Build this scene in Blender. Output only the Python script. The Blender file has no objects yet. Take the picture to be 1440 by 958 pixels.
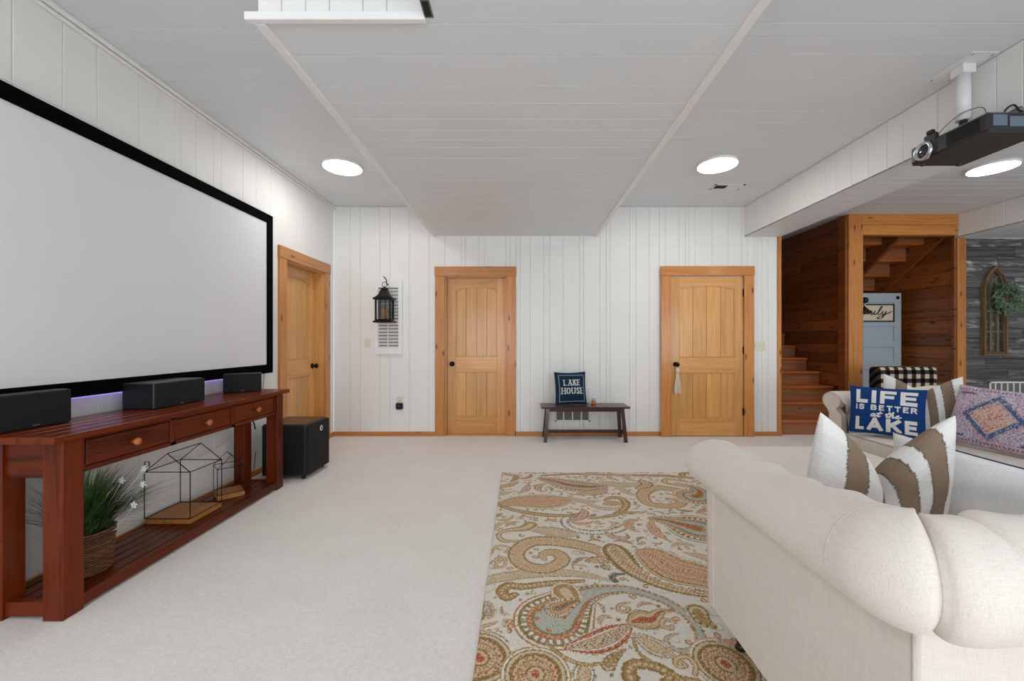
import bpy, bmesh, math, random
import numpy as np
from mathutils import Vector, Matrix

# ------------------------------------------------------------------ camera
SC = bpy.context.scene
COL = SC.collection
F_PX = 565.0
cam_d = bpy.data.cameras.new('camera'); cam = bpy.data.objects.new('camera', cam_d); COL.objects.link(cam)
cam.location = (0, 0, 1.21); cam.rotation_euler = (math.pi/2, 0, 0)
cam_d.sensor_width = 36.0; cam_d.lens = F_PX/1440*36
cam_d.shift_x = -12/1440; cam_d.shift_y = 1/1440
cam_d.clip_start = 0.02
SC.camera = cam

# ------------------------------------------------------------------ world, daylight, exposure
SC.view_settings.view_transform = 'Standard'; SC.view_settings.look = 'None'
SC.view_settings.gamma = 1.0; SC.view_settings.use_curve_mapping = False
SC.view_settings.exposure = 0.27
world = bpy.data.worlds.new('daylight'); SC.world = world; world.use_nodes = True
world.node_tree.nodes['Background'].inputs[0].default_value = (0.80, 0.88, 1.0, 1)
world.node_tree.nodes['Background'].inputs[1].default_value = 1.0
SC.cycles.diffuse_bounces = 6; SC.cycles.max_bounces = 10
SC.cycles.sample_clamp_indirect = 6.0
REAR_Y = -4.4
def window_daylight(x, z, w, h, power):
    l = bpy.data.lights.new('window_daylight', 'AREA'); l.shape = 'RECTANGLE'; l.size = w; l.size_y = h
    l.energy = power; l.color = (0.88, 0.94, 1.0)
    o = bpy.data.objects.new('window_daylight', l); COL.objects.link(o)
    o.location = (x, REAR_Y-0.02, z); o.rotation_euler = (math.radians(90), 0, 0)   # shines towards +Y
WINDOWS = [(-1.15, 1.3, 1.9, 1.9), (1.6, 1.15, 2.2, 2.1), (4.9, 1.3, 2.2, 1.9)]
for x, z, w, h in WINDOWS: window_daylight(x, z, w, h, 52*w*h/3.6)
LAMP_STRENGTH = 27.0

# ------------------------------------------------------------------ helpers
def lin(c):
    r = []
    for v in c[:3]:
        v = v/255.0
        r.append(v/12.92 if v <= 0.04045 else ((v+0.055)/1.055)**2.4)
    return tuple(r)
def rgba(c): return (*lin(c), 1.0)
ORI = {}
def mesh(name, verts, faces, mat=None, parent=None, smooth=False):
    off = ORI.get(parent.name) if parent is not None else None
    if off is not None: verts = [(v[0]-off[0], v[1]-off[1], v[2]-off[2]) for v in verts]
    me = bpy.data.meshes.new(name); me.from_pydata([tuple(v) for v in verts], [], faces); me.update()
    if mat is not None: me.materials.append(mat)
    if smooth: me.polygons.foreach_set('use_smooth', [True]*len(me.polygons))
    o = bpy.data.objects.new(name, me); COL.objects.link(o)
    if parent is not None:
        o.parent = parent
        if off is not None: ORI[o.name] = off
    return o
def tag(o, label=None, cat=None, group=None, kind=None):
    if label: o['label'] = label
    if cat: o['category'] = cat
    if group: o['group'] = group
    if kind: o['kind'] = kind
    return o
def thing(name, label, cat, loc=(0, 0, 0), rotz=0.0, group=None, world=False, kind=None):
    o = bpy.data.objects.new(name, None); COL.objects.link(o); o.empty_display_size = 0.05
    o.location = loc; o.rotation_euler = (0, 0, rotz)
    tag(o, label, cat, group, kind)
    if world: ORI[o.name] = tuple(loc)
    return o
def copy_thing(root, loc, rotz=None, label=None):
    def rec(o, par):
        c = o.copy(); COL.objects.link(c)
        if par is not None: c.parent = par
        for ch in o.children: rec(ch, c)
        return c
    r = rec(root, None); r.location = loc
    if rotz is not None: r.rotation_euler = (0, 0, rotz)
    if label: r['label'] = label
    return r

class MB:                                     # collects shapes into one mesh
    def __init__(s): s.v = []; s.f = []
    def add(s, vs, fs):
        n = len(s.v); s.v += [tuple(v) for v in vs]; s.f += [tuple(i+n for i in f) for f in fs]; return s
    def box(s, x0, x1, y0, y1, z0, z1, b=0.0):
        vs, fs = box_geo(x0, x1, y0, y1, z0, z1, b); return s.add(vs, fs)
    def tube(s, pts, r, n=8, cap=True, closed=False):
        vs, fs = tube_geo(pts, r, n, cap, closed); return s.add(vs, fs)
    def lathe(s, prof, c=(0, 0, 0), n=24, axis='z'):
        vs, fs = lathe_geo(prof, c, n, axis); return s.add(vs, fs)
    def prism(s, poly, a, b, plane='xz'):
        vs, fs = prism_geo(poly, a, b, plane); return s.add(vs, fs)
    def build(s, name, mat, parent=None, smooth=False, m=None):
        v = s.v if m is None else [tuple(m @ Vector(p)) for p in s.v]
        return mesh(name, v, s.f, mat, parent, smooth)
def box_geo(x0, x1, y0, y1, z0, z1, b=0.0):
    x0, x1 = min(x0, x1), max(x0, x1); y0, y1 = min(y0, y1), max(y0, y1); z0, z1 = min(z0, z1), max(z0, z1)
    b = min(b, (x1-x0)*.45, (y1-y0)*.45, (z1-z0)*.45)
    if b <= 0:
        vs = [(x, y, z) for z in (z0, z1) for y in (y0, y1) for x in (x0, x1)]
        return vs, [(0, 2, 3, 1), (4, 5, 7, 6), (0, 1, 5, 4), (1, 3, 7, 5), (3, 2, 6, 7), (2, 0, 4, 6)]
    c = ((x0+x1)/2, (y0+y1)/2, (z0+z1)/2); h = ((x1-x0)/2, (y1-y0)/2, (z1-z0)/2)
    vs = []; idx = {}
    for sx in (-1, 1):
        for sy in (-1, 1):
            for sz in (-1, 1):
                for a in range(3):
                    p = [sx*(h[0]-b), sy*(h[1]-b), sz*(h[2]-b)]
                    p[a] = (sx, sy, sz)[a]*h[a]
                    idx[(sx, sy, sz, a)] = len(vs); vs.append((c[0]+p[0], c[1]+p[1], c[2]+p[2]))
    fs = []
    def addf(ids):
        q = [Vector(vs[i]) for i in ids]; n = (q[1]-q[0]).cross(q[2]-q[0]); m = sum(q, Vector())/len(q)-Vector(c)
        fs.append(tuple(ids) if n.dot(m) > 0 else tuple(reversed(ids)))
    for a in range(3):
        o1, o2 = [i for i in range(3) if i != a]
        for s in (-1, 1):
            ids = []
            for t1, t2 in ((-1, -1), (1, -1), (1, 1), (-1, 1)):
                k = [0, 0, 0]; k[a] = s; k[o1] = t1; k[o2] = t2; ids.append(idx[(*k, a)])
            addf(ids)
        for s1 in (-1, 1):                     # edges along axis a
            for s2 in (-1, 1):
                ids = []
                for t, ax in ((-1, o1), (1, o1), (1, o2), (-1, o2)):
                    k = [0, 0, 0]; k[a] = t; k[o1] = s1; k[o2] = s2; ids.append(idx[(*k, ax)])
                addf(ids)
    for sx in (-1, 1):
        for sy in (-1, 1):
            for sz in (-1, 1): addf([idx[(sx, sy, sz, a)] for a in range(3)])
    return vs, fs
def tube_geo(pts, r, n=8, cap=True, closed=False):
    pts = [Vector(p) for p in pts]; m = len(pts); rs = r if isinstance(r, (list, tuple)) else [r]*m
    vs = []; fs = []; prev = None
    for i, p in enumerate(pts):
        if closed: t = pts[(i+1) % m]-pts[i-1]
        else: t = pts[min(i+1, m-1)]-pts[max(i-1, 0)]
        t = t.normalized() if t.length > 1e-9 else Vector((0, 0, 1))
        if prev is None:
            u = t.cross(Vector((0, 0, 1)));
            if u.length < 1e-3: u = t.cross(Vector((1, 0, 0)))
        else: u = prev-t*prev.dot(t)
        u.normalize(); prev = u; w = t.cross(u)
        for k in range(n):
            a = 2*math.pi*k/n+math.pi/n
            vs.append(p+(u*math.cos(a)+w*math.sin(a))*rs[i])
    for i in range(m if closed else m-1):
        j = (i+1) % m
        for k in range(n):
            k2 = (k+1) % n; fs.append((i*n+k, i*n+k2, j*n+k2, j*n+k))
    if cap and not closed: fs.append(tuple(reversed(range(n)))); fs.append(tuple((m-1)*n+k for k in range(n)))
    return [tuple(v) for v in vs], fs
def lathe_geo(prof, c=(0, 0, 0), n=24, axis='z'):
    vs = []; fs = []; m = len(prof)
    for r, h in prof:
        for k in range(n):
            a = 2*math.pi*k/n; p = (r*math.cos(a), r*math.sin(a), h)
            if axis == 'x': p = (p[2], p[0], p[1])
            if axis == 'y': p = (p[1], p[2], p[0])
            vs.append((c[0]+p[0], c[1]+p[1], c[2]+p[2]))
    for i in range(m-1):
        for k in range(n):
            k2 = (k+1) % n; fs.append((i*n+k, i*n+k2, (i+1)*n+k2, (i+1)*n+k))
    fs.append(tuple(reversed(range(n)))); fs.append(tuple((m-1)*n+k for k in range(n)))
    return vs, fs
def prism_geo(poly, a, b, plane='xz'):
    n = len(poly)
    def P(q, d):
        return (q[0], d, q[1]) if plane == 'xz' else (d, q[0], q[1]) if plane == 'yz' else (q[0], q[1], d)
    area = sum(poly[i][0]*poly[(i+1) % n][1]-poly[(i+1) % n][0]*poly[i][1] for i in range(n))
    if (area > 0) == (plane == 'xz'): poly = poly
    else: poly = list(reversed(poly))
    if a > b: a, b = b, a
    vs = [P(q, a) for q in poly]+[P(q, b) for q in poly]
    if plane == 'xz': fs = [tuple(range(n)), tuple(reversed(range(n, 2*n)))]+[((i+1) % n, i, n+i, n+(i+1) % n) for i in range(n)]
    else: fs = [tuple(range(n)), tuple(reversed(range(n, 2*n)))]+[((i+1) % n, i, n+i, n+(i+1) % n) for i in range(n)]
    return vs, fs
def box(name, x0, x1, y0, y1, z0, z1, mat, parent=None, b=0.0):
    vs, fs = box_geo(x0, x1, y0, y1, z0, z1, b); return mesh(name, vs, fs, mat, parent)
def soft_box_geo(x0, x1, y0, y1, z0, z1, r, seg=6, puff=0.0, sub=10):
    """rounded cushion block: a subdivided cube pulled to a rounded box, with an optional puffed top"""
    bm = bmesh.new(); bmesh.ops.create_cube(bm, size=2.0)
    bmesh.ops.subdivide_edges(bm, edges=bm.edges[:], cuts=sub, use_grid_fill=True)
    c = Vector(((x0+x1)/2, (y0+y1)/2, (z0+z1)/2)); h = Vector(((x1-x0)/2, (y1-y0)/2, (z1-z0)/2))
    for v in bm.verts:
        p = v.co.copy()
        q = Vector([math.copysign(min(1, abs(p[i]))**0.7, p[i])*h[i] if False else p[i]*h[i] for i in range(3)])
        # denser rows near the rim
        for i in range(3): q[i] = h[i]*math.sin(p[i]*math.pi/2)
        inner = Vector([max(-h[i]+r, min(h[i]-r, q[i])) for i in range(3)])
        d = q-inner
        if d.length > 1e-9: q = inner+d.normalized()*r
        if puff and p.z > 0.2: q.z += puff*(1-p.x**2)*(1-p.y**2)*p.z
        v.co = c+q
    bmesh.ops.recalc_face_normals(bm, faces=bm.faces[:])
    bm.verts.index_update(); vs = [tuple(v.co) for v in bm.verts]; fs = [tuple(v.index for v in f.verts) for f in bm.faces]; bm.free()
    return vs, fs
def catmull(pts, n=8):
    P = [tuple(p) for p in pts]; out = []
    for i in range(len(P)-1):
        p0 = P[max(i-1, 0)]; p1 = P[i]; p2 = P[i+1]; p3 = P[min(i+2, len(P)-1)]
        for k in range(n):
            t = k/n
            out.append(tuple(0.5*((2*b)+(-a+c)*t+(2*a-5*b+4*c-d)*t*t+(-a+3*b-3*c+d)*t**3) for a, b, c, d in zip(p0, p1, p2, p3)))
    out.append(P[-1]); return out

# ------------------------------------------------------------------ materials
def new_mat(name, base=(200, 200, 200), rough=0.5, metal=0.0, spec=0.5, coat=0.0):
    m = bpy.data.materials.new(name); m.use_nodes = True
    b = m.node_tree.nodes['Principled BSDF']
    b.inputs['Base Color'].default_value = rgba(base); b.inputs['Roughness'].default_value = rough
    b.inputs['Metallic'].default_value = metal; b.inputs['Specular IOR Level'].default_value = spec
    b.inputs['Coat Weight'].default_value = coat; b.inputs['Coat Roughness'].default_value = 0.12
    return m
class NT:
    def __init__(s, m): s.m = m; s.t = m.node_tree; s.bsdf = s.t.nodes['Principled BSDF']
    def n(s, kind, **kw):
        o = s.t.nodes.new(kind)
        for k, v in kw.items(): setattr(o, k, v)
        return o
    def l(s, a, b): s.t.links.new(a, b)
    def coords(s, scale=(1, 1, 1), rand=0.0):
        tc = s.n('ShaderNodeTexCoord'); mp = s.n('ShaderNodeMapping'); mp.inputs['Scale'].default_value = scale
        out = tc.outputs['Object']
        if rand:
            oi = s.n('ShaderNodeObjectInfo'); mu = s.n('ShaderNodeMath', operation='MULTIPLY'); mu.inputs[1].default_value = rand
            s.l(oi.outputs['Random'], mu.inputs[0]); ad = s.n('ShaderNodeVectorMath', operation='ADD')
            s.l(out, ad.inputs[0]); s.l(mu.outputs[0], ad.inputs[1]); out = ad.outputs[0]
        s.l(out, mp.inputs['Vector']); return mp.outputs[0]
    def noise(s, vec, scale, detail=4, rough=0.55, dist=0.0):
        o = s.n('ShaderNodeTexNoise'); o.inputs['Scale'].default_value = scale; o.inputs['Detail'].default_value = detail
        o.inputs['Roughness'].default_value = rough; o.inputs['Distortion'].default_value = dist
        if vec is not None: s.l(vec, o.inputs['Vector'])
        return o.outputs['Fac']
    def ramp(s, fac, stops):
        o = s.n('ShaderNodeValToRGB'); e = o.color_ramp.elements
        while len(e) < len(stops): e.new(0.5)
        for i, (p, c) in enumerate(stops): e[i].position = p; e[i].color = c if len(c) == 4 else rgba(c)
        s.l(fac, o.inputs[0]); return o.outputs[0]
    def mix(s, fac, a, b, mode='MIX'):
        o = s.n('ShaderNodeMix', data_type='RGBA', blend_type=mode)
        for sock, v in ((o.inputs[0], fac), (o.inputs[6], a), (o.inputs[7], b)):
            if hasattr(v, 'is_linked'): s.l(v, sock)
            else: sock.default_value = v if not isinstance(v, tuple) or len(v) == 4 else rgba(v)
        return o.outputs[2]
    def math(s, op, a, b=None):
        o = s.n('ShaderNodeMath', operation=op)
        for i, v in enumerate((a, b)):
            if v is None: continue
            if hasattr(v, 'is_linked'): s.l(v, o.inputs[i])
            else: o.inputs[i].default_value = v
        return o.outputs[0]
    def bump(s, h, strength=0.3, dist=0.005):
        o = s.n('ShaderNodeBump'); o.inputs['Strength'].default_value = strength; o.inputs['Distance'].default_value = dist
        s.l(h, o.inputs['Height']); s.l(o.outputs[0], s.bsdf.inputs['Normal'])
    def base(s, c): s.l(c, s.bsdf.inputs['Base Color'])
def wood(name, light, dark, axis='z', depth='y', knots=0.0, rough=0.4, coat=0.0, vary=0.12, fine=28.0, knot_col=(74, 38, 16)):
    m = new_mat(name, light, rough, coat=coat); t = NT(m)
    a = {'x': 0, 'y': 1, 'z': 2}[axis]
    sc = [fine]*3; sc[a] = fine*0.045
    v = t.coords(tuple(sc), 13.0)
    g = t.noise(v, 1.0, 5, 0.6, 1.2)
    c = t.ramp(g, [(0.30, dark), (0.52, light), (0.75, tuple(min(255, x*1.07) for x in light))])
    sc2 = [fine*5]*3; sc2[a] = fine*0.12
    g2 = t.noise(t.coords(tuple(sc2), 7.0), 1.0, 3)
    c = t.mix(0.22, c, t.ramp(g2, [(0.35, dark), (0.65, light)]))
    oi = t.n('ShaderNodeObjectInfo')
    c = t.mix(1.0, c, t.ramp(oi.outputs['Random'], [(0.0, (255*(1-vary),)*3), (1.0, (255, 255, 255))]), 'MULTIPLY')
    if knots:
        sk = [11.0]*3; sk[a] = 3.4
        vo = t.n('ShaderNodeTexVoronoi', voronoi_dimensions='2D'); vo.inputs['Scale'].default_value = 1.0
        sx = t.n('ShaderNodeSeparateXYZ'); cx_ = t.n('ShaderNodeCombineXYZ'); t.l(t.coords(tuple(sk), 31.0), sx.inputs[0])
        for j, i_ in enumerate([q for q in range(3) if 'xyz'[q] != depth]): t.l(sx.outputs[i_], cx_.inputs[j])
        wob = t.n('ShaderNodeVectorMath', operation='ADD'); t.l(cx_.outputs[0], wob.inputs[0])
        nz = t.n('ShaderNodeTexNoise'); nz.inputs['Scale'].default_value = 18.0; sc_ = t.n('ShaderNodeVectorMath', operation='SCALE'); sc_.inputs['Scale'].default_value = 0.22
        t.l(nz.outputs['Color'], sc_.inputs[0]); t.l(sc_.outputs[0], wob.inputs[1]); t.l(wob.outputs[0], vo.inputs['Vector'])
        sep = t.n('ShaderNodeSeparateColor'); t.l(vo.outputs['Color'], sep.inputs[0])
        keep = t.math('GREATER_THAN', sep.outputs[0], 1.0-knots)
        kd = t.ramp(vo.outputs['Distance'], [(0.05, (255, 255, 255)), (0.13, (150, 150, 150)), (0.22, (0, 0, 0))])
        c = t.mix(t.math('MULTIPLY', keep, kd), c, knot_col)
    t.base(c); t.bump(g, 0.08, 0.002)
    return m
M = {}
def paint(name, c, rough=0.55):
    m = new_mat(name, c, rough); t = NT(m)
    n1 = t.noise(t.coords((1, 1, 1), 3.0), 2.0, 3)
    t.base(t.mix(n1, tuple(max(0, x-5) for x in c), tuple(min(255, x+3) for x in c)))
    t.bump(t.noise(t.coords(), 60.0, 4), 0.05, 0.002); return m
M['white'] = paint('white_paint', (236, 235, 232)); M['ceil'] = paint('ceiling_paint', (226, 230, 233), 0.5)
M['trimw'] = paint('white_trim', (240, 239, 236), 0.4)
def carpet():
    m = new_mat('carpet', (226, 217, 208), 0.95, spec=0.1); t = NT(m); v = t.coords()
    n1 = t.noise(v, 170.0, 3, 0.7); n2 = t.noise(v, 3.0, 3); n3 = t.noise(v, 45.0, 3)
    c = t.ramp(n1, [(0.28, (206, 197, 190)), (0.5, (234, 228, 223)), (0.75, (246, 242, 238))])
    c = t.mix(0.35, c, t.ramp(n3, [(0.3, (214, 205, 198)), (0.7, (242, 237, 232))]))
    c = t.mix(0.18, c, t.ramp(n2, [(0.3, (216, 207, 199)), (0.7, (244, 240, 236))]))
    t.base(c); t.bump(t.mix(0.5, n1, n3), 0.6, 0.006)
    m.node_tree.nodes['Principled BSDF'].inputs['Sheen Weight'].default_value = 0.15
    return m
M['carpet'] = carpet()
PL, PD = (214, 146, 80), (176, 104, 46)
M['pine_z'] = wood('knotty_pine_upright', (215, 143, 70), (186, 106, 42), 'z', 'y', 0.26, 0.35, 0.25)
M['pine_x'] = wood('knotty_pine_level', (215, 143, 70), (186, 106, 42), 'x', 'y', 0.26, 0.35, 0.25)
M['pine_y'] = wood('knotty_pine_lengthways', (215, 143, 70), (186, 106, 42), 'y', 'x', 0.26, 0.35, 0.25)
M['door_z'] = wood('clear_pine_upright', (228, 170, 98), (206, 142, 74), 'z', 'y', 0.0, 0.32, 0.25, 0.10, 22)
M['door_x'] = wood('clear_pine_level', (225, 165, 93), (204, 138, 70), 'x', 'y', 0.0, 0.32, 0.25, 0.08, 22)
M['cedar_y'] = wood('cedar_boards_lengthways', (168, 96, 44), (122, 62, 26), 'y', 'x', 0.34, 0.42, 0.15, 0.34, 20, (44, 20, 8))
M['cedar_x'] = wood('cedar_boards_level', (168, 96, 44), (122, 62, 26), 'x', 'y', 0.34, 0.42, 0.15, 0.34, 20, (44, 20, 8))
M['tread'] = wood('stair_tread_wood', (200, 110, 50), (156, 76, 30), 'x', 'y', 0.12, 0.35, 0.2, 0.1, 20)
M['riser'] = wood('stair_riser_wood', (166, 106, 66), (126, 72, 40), 'x', 'y', 0.1, 0.5, 0.0, 0.12, 20)
CHL, CHD = (116, 44, 12), (54, 18, 4)
for ax in 'xyz': M['cherry_'+ax] = wood('cherry_wood_'+{'x': 'across', 'y': 'lengthways', 'z': 'upright'}[ax], CHL, CHD, ax, 'y', 0.0, 0.26, 0.0, 0.12, 18); M['cherry_'+ax].node_tree.nodes['Principled BSDF'].inputs['Specular IOR Level'].default_value = 0.22
M['espresso'] = wood('dark_bench_wood', (66, 30, 20), (38, 16, 10), 'x', 'y', 0.0, 0.35, 0.3, 0.05, 20)
M['basewood'] = wood('pale_display_wood', (190, 128, 66), (150, 92, 40), 'y', 'z', 0.12, 0.5, 0.0, 0.1, 24)
M['weathered'] = wood('weathered_brown_wood', (140, 110, 78), (84, 62, 42), 'z', 'y', 0.0, 0.8, 0.0, 0.2, 30)
M['tracery'] = wood('pale_weathered_wood', (128, 120, 98), (88, 80, 62), 'z', 'y', 0.0, 0.85, 0.0, 0.1, 30)
M['legwood'] = wood('dark_turned_leg_wood', (52, 24, 20), (30, 12, 10), 'z', 'y', 0.0, 0.25, 0.5, 0.05, 20)
def barn():
    m = new_mat('grey_barn_board', (110, 110, 112), 0.6); t = NT(m)
    oi = t.n('ShaderNodeObjectInfo')
    g = t.noise(t.coords((1.6, 30, 30), 17.0), 1.0, 5, 0.65, 0.6)
    c = t.ramp(g, [(0.25, (58, 54, 52)), (0.5, (112, 110, 110)), (0.72, (150, 152, 156))])
    tint = t.ramp(oi.outputs['Random'], [(0.0, (104, 98, 94)), (0.35, (190, 190, 194)), (0.7, (140, 146, 152)), (1.0, (228, 232, 238))])
    c = t.mix(0.6, c, tint, 'MULTIPLY')
    w = t.noise(t.coords((3.2, 9, 16), 41.0), 1.0, 4, 0.6, 0.4)
    thr = t.ramp(w, [(0.50, (0, 0, 0)), (0.66, (215, 215, 215))])
    thr2 = t.ramp(oi.outputs['Random'], [(0.35, (0, 0, 0)), (0.8, (255, 255, 255))])
    c = t.mix(t.math('MULTIPLY', thr, thr2), c, (226, 230, 232)); t.base(c); t.bump(g, 0.3, 0.004); return m
M['barn'] = barn()
M['black'] = new_mat('black_plastic', (20, 20, 22), 0.38); M['blackmatte'] = new_mat('black_speaker_cloth', (14, 15, 18), 0.85)
M['blackvelvet'] = new_mat('black_screen_velvet', (6, 6, 7), 0.95, spec=0.05)
M['blackmetal'] = new_mat('black_metal', (24, 22, 20), 0.4, 0.6)
M['iron'] = new_mat('dark_bronze', (30, 24, 20), 0.35, 0.8)
M['screen'] = paint('projection_screen_fabric', (228, 229, 231), 0.9)
M['subtop'] = wood('speaker_top_reflection', (70, 46, 34), (46, 28, 20), 'y', 'z', 0.0, 0.35, 0.2, 0.02, 16)  # reflection of brown wood on the black top, painted in as colour
M['chrome'] = new_mat('chrome', (200, 202, 206), 0.15, 1.0); M['steelw'] = new_mat('white_enamel_metal', (232, 233, 235), 0.35)
M['ivory'] = new_mat('ivory_plastic', (224, 220, 200), 0.4); M['plastic'] = new_mat('white_plastic', (236, 236, 234), 0.4)
M['dark'] = new_mat('dark_opening', (34, 34, 34), 0.8); M['ventgrey'] = new_mat('shadowed_duct', (112, 114, 110), 0.7)
M['cream'] = new_mat('cream_cotton', (226, 212, 196), 0.9); M['silver'] = new_mat('sticker_silver', (96, 110, 124), 0.35)
M['projbody'] = new_mat('projector_casing', (26, 27, 30), 0.3, coat=0.3); M['projbot'] = new_mat('projector_underside', (54, 46, 42), 0.6)
M['lens'] = new_mat('lens_glass', (16, 14, 22), 0.04, spec=1.0)
M['cable'] = new_mat('black_cable', (18, 18, 18), 0.5); M['cablew'] = new_mat('white_cable', (225, 225, 222), 0.5)
M['amber'] = new_mat('amber_liquid', (200, 110, 50), 0.15); M['glassy'] = new_mat('clear_bottle_glass', (225, 232, 235), 0.1)
M['glassy'].node_tree.nodes['Principled BSDF'].inputs['Transmission Weight'].default_value = 0.6
M['candle'] = new_mat('amber_candle_wax', (206, 128, 60), 0.5)
M['greydoor'] = paint('blue_grey_old_paint', (176, 190, 198), 0.6)
M['signface'] = paint('cream_sign_face', (226, 212, 190), 0.7); M['signink'] = new_mat('black_sign_paint', (22, 20, 20), 0.6)
def emit(name, c, s):
    m = bpy.data.materials.new(name); m.use_nodes = True; nt = m.node_tree; nt.nodes.clear()
    e = nt.nodes.new('ShaderNodeEmission'); e.inputs[0].default_value = (*c, 1); e.inputs[1].default_value = s
    o = nt.nodes.new('ShaderNodeOutputMaterial'); nt.links.new(e.outputs[0], o.inputs[0]); return m
M['lamp'] = emit('lit_diffuser', (1.0, 0.985, 0.965), LAMP_STRENGTH)
M['violet'] = emit('added_violet_glow', (0.42, 0.30, 1.0), 0.8)  # emitter added for the violet tint, not a known lamp
def linen(name, c, dark, s=1.0):
    m = new_mat(name, c, 0.9, spec=0.15); t = NT(m)
    a = t.noise(t.coords((420*s, 420*s, 22*s)), 1.0, 2); b = t.noise(t.coords((420*s, 24*s, 420*s)), 1.0, 2); d = t.noise(t.coords((24*s, 420*s, 420*s)), 1.0, 2)
    h = t.math('MULTIPLY', t.math('ADD', t.math('ADD', a, b), d), 0.3333)
    t.base(t.ramp(h, [(0.34, dark), (0.5, c), (0.68, tuple(min(255, x*1.04) for x in c))])); t.bump(h, 0.2, 0.0015)
    m.node_tree.nodes['Principled BSDF'].inputs['Sheen Weight'].default_value = 0.1
    return m
M['linen'] = linen('oatmeal_linen', (222, 213, 205), (209, 199, 190)); M['piping'] = linen('linen_piping', (206, 194, 182), (180, 168, 156))
M['ottoman'] = linen('cream_ottoman_linen', (226, 220, 212), (206, 198, 190))
M['cotton'] = linen('white_cotton', (240, 240, 239), (226, 226, 226)); M['navycord'] = new_mat('navy_cord', (40, 54, 84), 0.9)
def check_cloth():
    m = new_mat('black_cream_check_cloth', (200, 190, 175), 0.9, spec=0.1); t = NT(m)
    tc = t.n('ShaderNodeTexCoord'); sp = t.n('ShaderNodeSeparateXYZ'); t.l(tc.outputs['Object'], sp.inputs[0])
    k = 1/0.104
    def stripe(v): return t.math('GREATER_THAN', t.math('FRACT', t.math('ADD', t.math('MULTIPLY', v, k), 50.25)), 0.5)
    s = t.math('ADD', stripe(sp.outputs[0]), stripe(t.math('ADD', sp.outputs[2], sp.outputs[1])))
    t.base(t.ramp(t.math('MULTIPLY', s, 0.5), [(0.0, (206, 188, 166)), (0.5, (62, 54, 50)), (1.0, (14, 13, 14))]))
    cr = [n for n in m.node_tree.nodes if n.type == 'VALTORGB'][0]; cr.color_ramp.interpolation = 'CONSTANT'
    cr.color_ramp.elements[1].position = 0.25; cr.color_ramp.elements[2].position = 0.75
    return m
M['check'] = check_cloth()
def attr_mat(name, rough=0.9, weave=220.0, strength=0.3):
    m = new_mat(name, (200, 200, 200), rough, spec=0.12); t = NT(m)
    a = t.n('ShaderNodeAttribute', attribute_name='Col')
    n1 = t.noise(t.coords(), weave, 3, 0.7)
    t.base(t.mix(1.0, a.outputs['Color'], t.ramp(n1, [(0.25, (224, 224, 224)), (0.7, (255, 255, 255))]), 'MULTIPLY'))
    t.bump(n1, strength, 0.003); return m
M['rug'] = attr_mat('printed_paisley_pile', 0.95, 260.0, 0.5); M['print'] = attr_mat('printed_cotton', 0.9, 300.0)
def leafmat(name, c1, c2):
    m = new_mat(name, c1, 0.55); t = NT(m); t.base(t.ramp(t.noise(t.coords(), 30.0, 2), [(0.35, c2), (0.65, c1)])); return m
M['grass'] = leafmat('green_grass_blade', (92, 126, 62), (44, 74, 34)); M['sage'] = leafmat('sage_green_leaf', (120, 146, 116), (74, 104, 76))
M['petal'] = new_mat('white_petal', (240, 240, 236), 0.7)
M['wicker'] = wood('brown_wicker', (124, 78, 42), (74, 42, 20), 'z', 'y', 0.0, 0.6, 0.1, 0.3, 40)
rnd = random.Random(11)

# ------------------------------------------------------------------ room shell
WX, BY, CZ = -2.39, 5.136, 2.93            # left wall plane, back wall plane, ceiling height
SOF_Z, SOF_X0, SOF_X1, SOF_Y = 2.555, -1.10, 0.965, 1.68
BEAM_X0, BEAM_X1, BEAM_Z = 2.864, 3.32, 2.545
RY, RX, LOW_Z = 5.50, 7.6, 2.62            # grey wall plane, right wall, lowered ceiling on the right
END_X = 3.28                               # end of the white back wall
def struct(o): o['kind'] = 'structure'; return o
struct(box('floor', WX-.2, RX+.2, REAR_Y-.2, 8.3, -.1, 0, M['carpet']))
struct(box('ceiling', WX-.2, RX+.2, REAR_Y-.2, 8.3, CZ+.012, CZ+.15, M['ceil']))
ceiling = bpy.data.objects['ceiling']
def widths(total, rng, choices=(.05, .08, .13, .17, .21, .25)):
    out = []; s = 0
    while s < total-.01:
        w = rng.choice(choices)
        if total-s-w < .05: w = total-s
        w = min(w, total-s); out.append((s, s+w)); s += w
    return out
G = 0.0010                                 # half a joint between boards
def ceiling_boards(parent, x0, x1, y0, y1, z, seed):
    for a, b in widths(y1-y0, random.Random(seed), (.10, .13, .16, .19, .22)):
        box('board', x0, x1, y0+a+G, y0+b-G, z, z+.012, M['ceil'], parent, .0014)
for k, (x0, x1, y0, y1) in enumerate([(WX, SOF_X0, .4, BY), (SOF_X1, BEAM_X0, .4, BY), (BEAM_X1, 5.93, .4, RY+.02)]):
    ceiling_boards(ceiling, x0, x1, y0, y1, CZ, 3+k)
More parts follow.
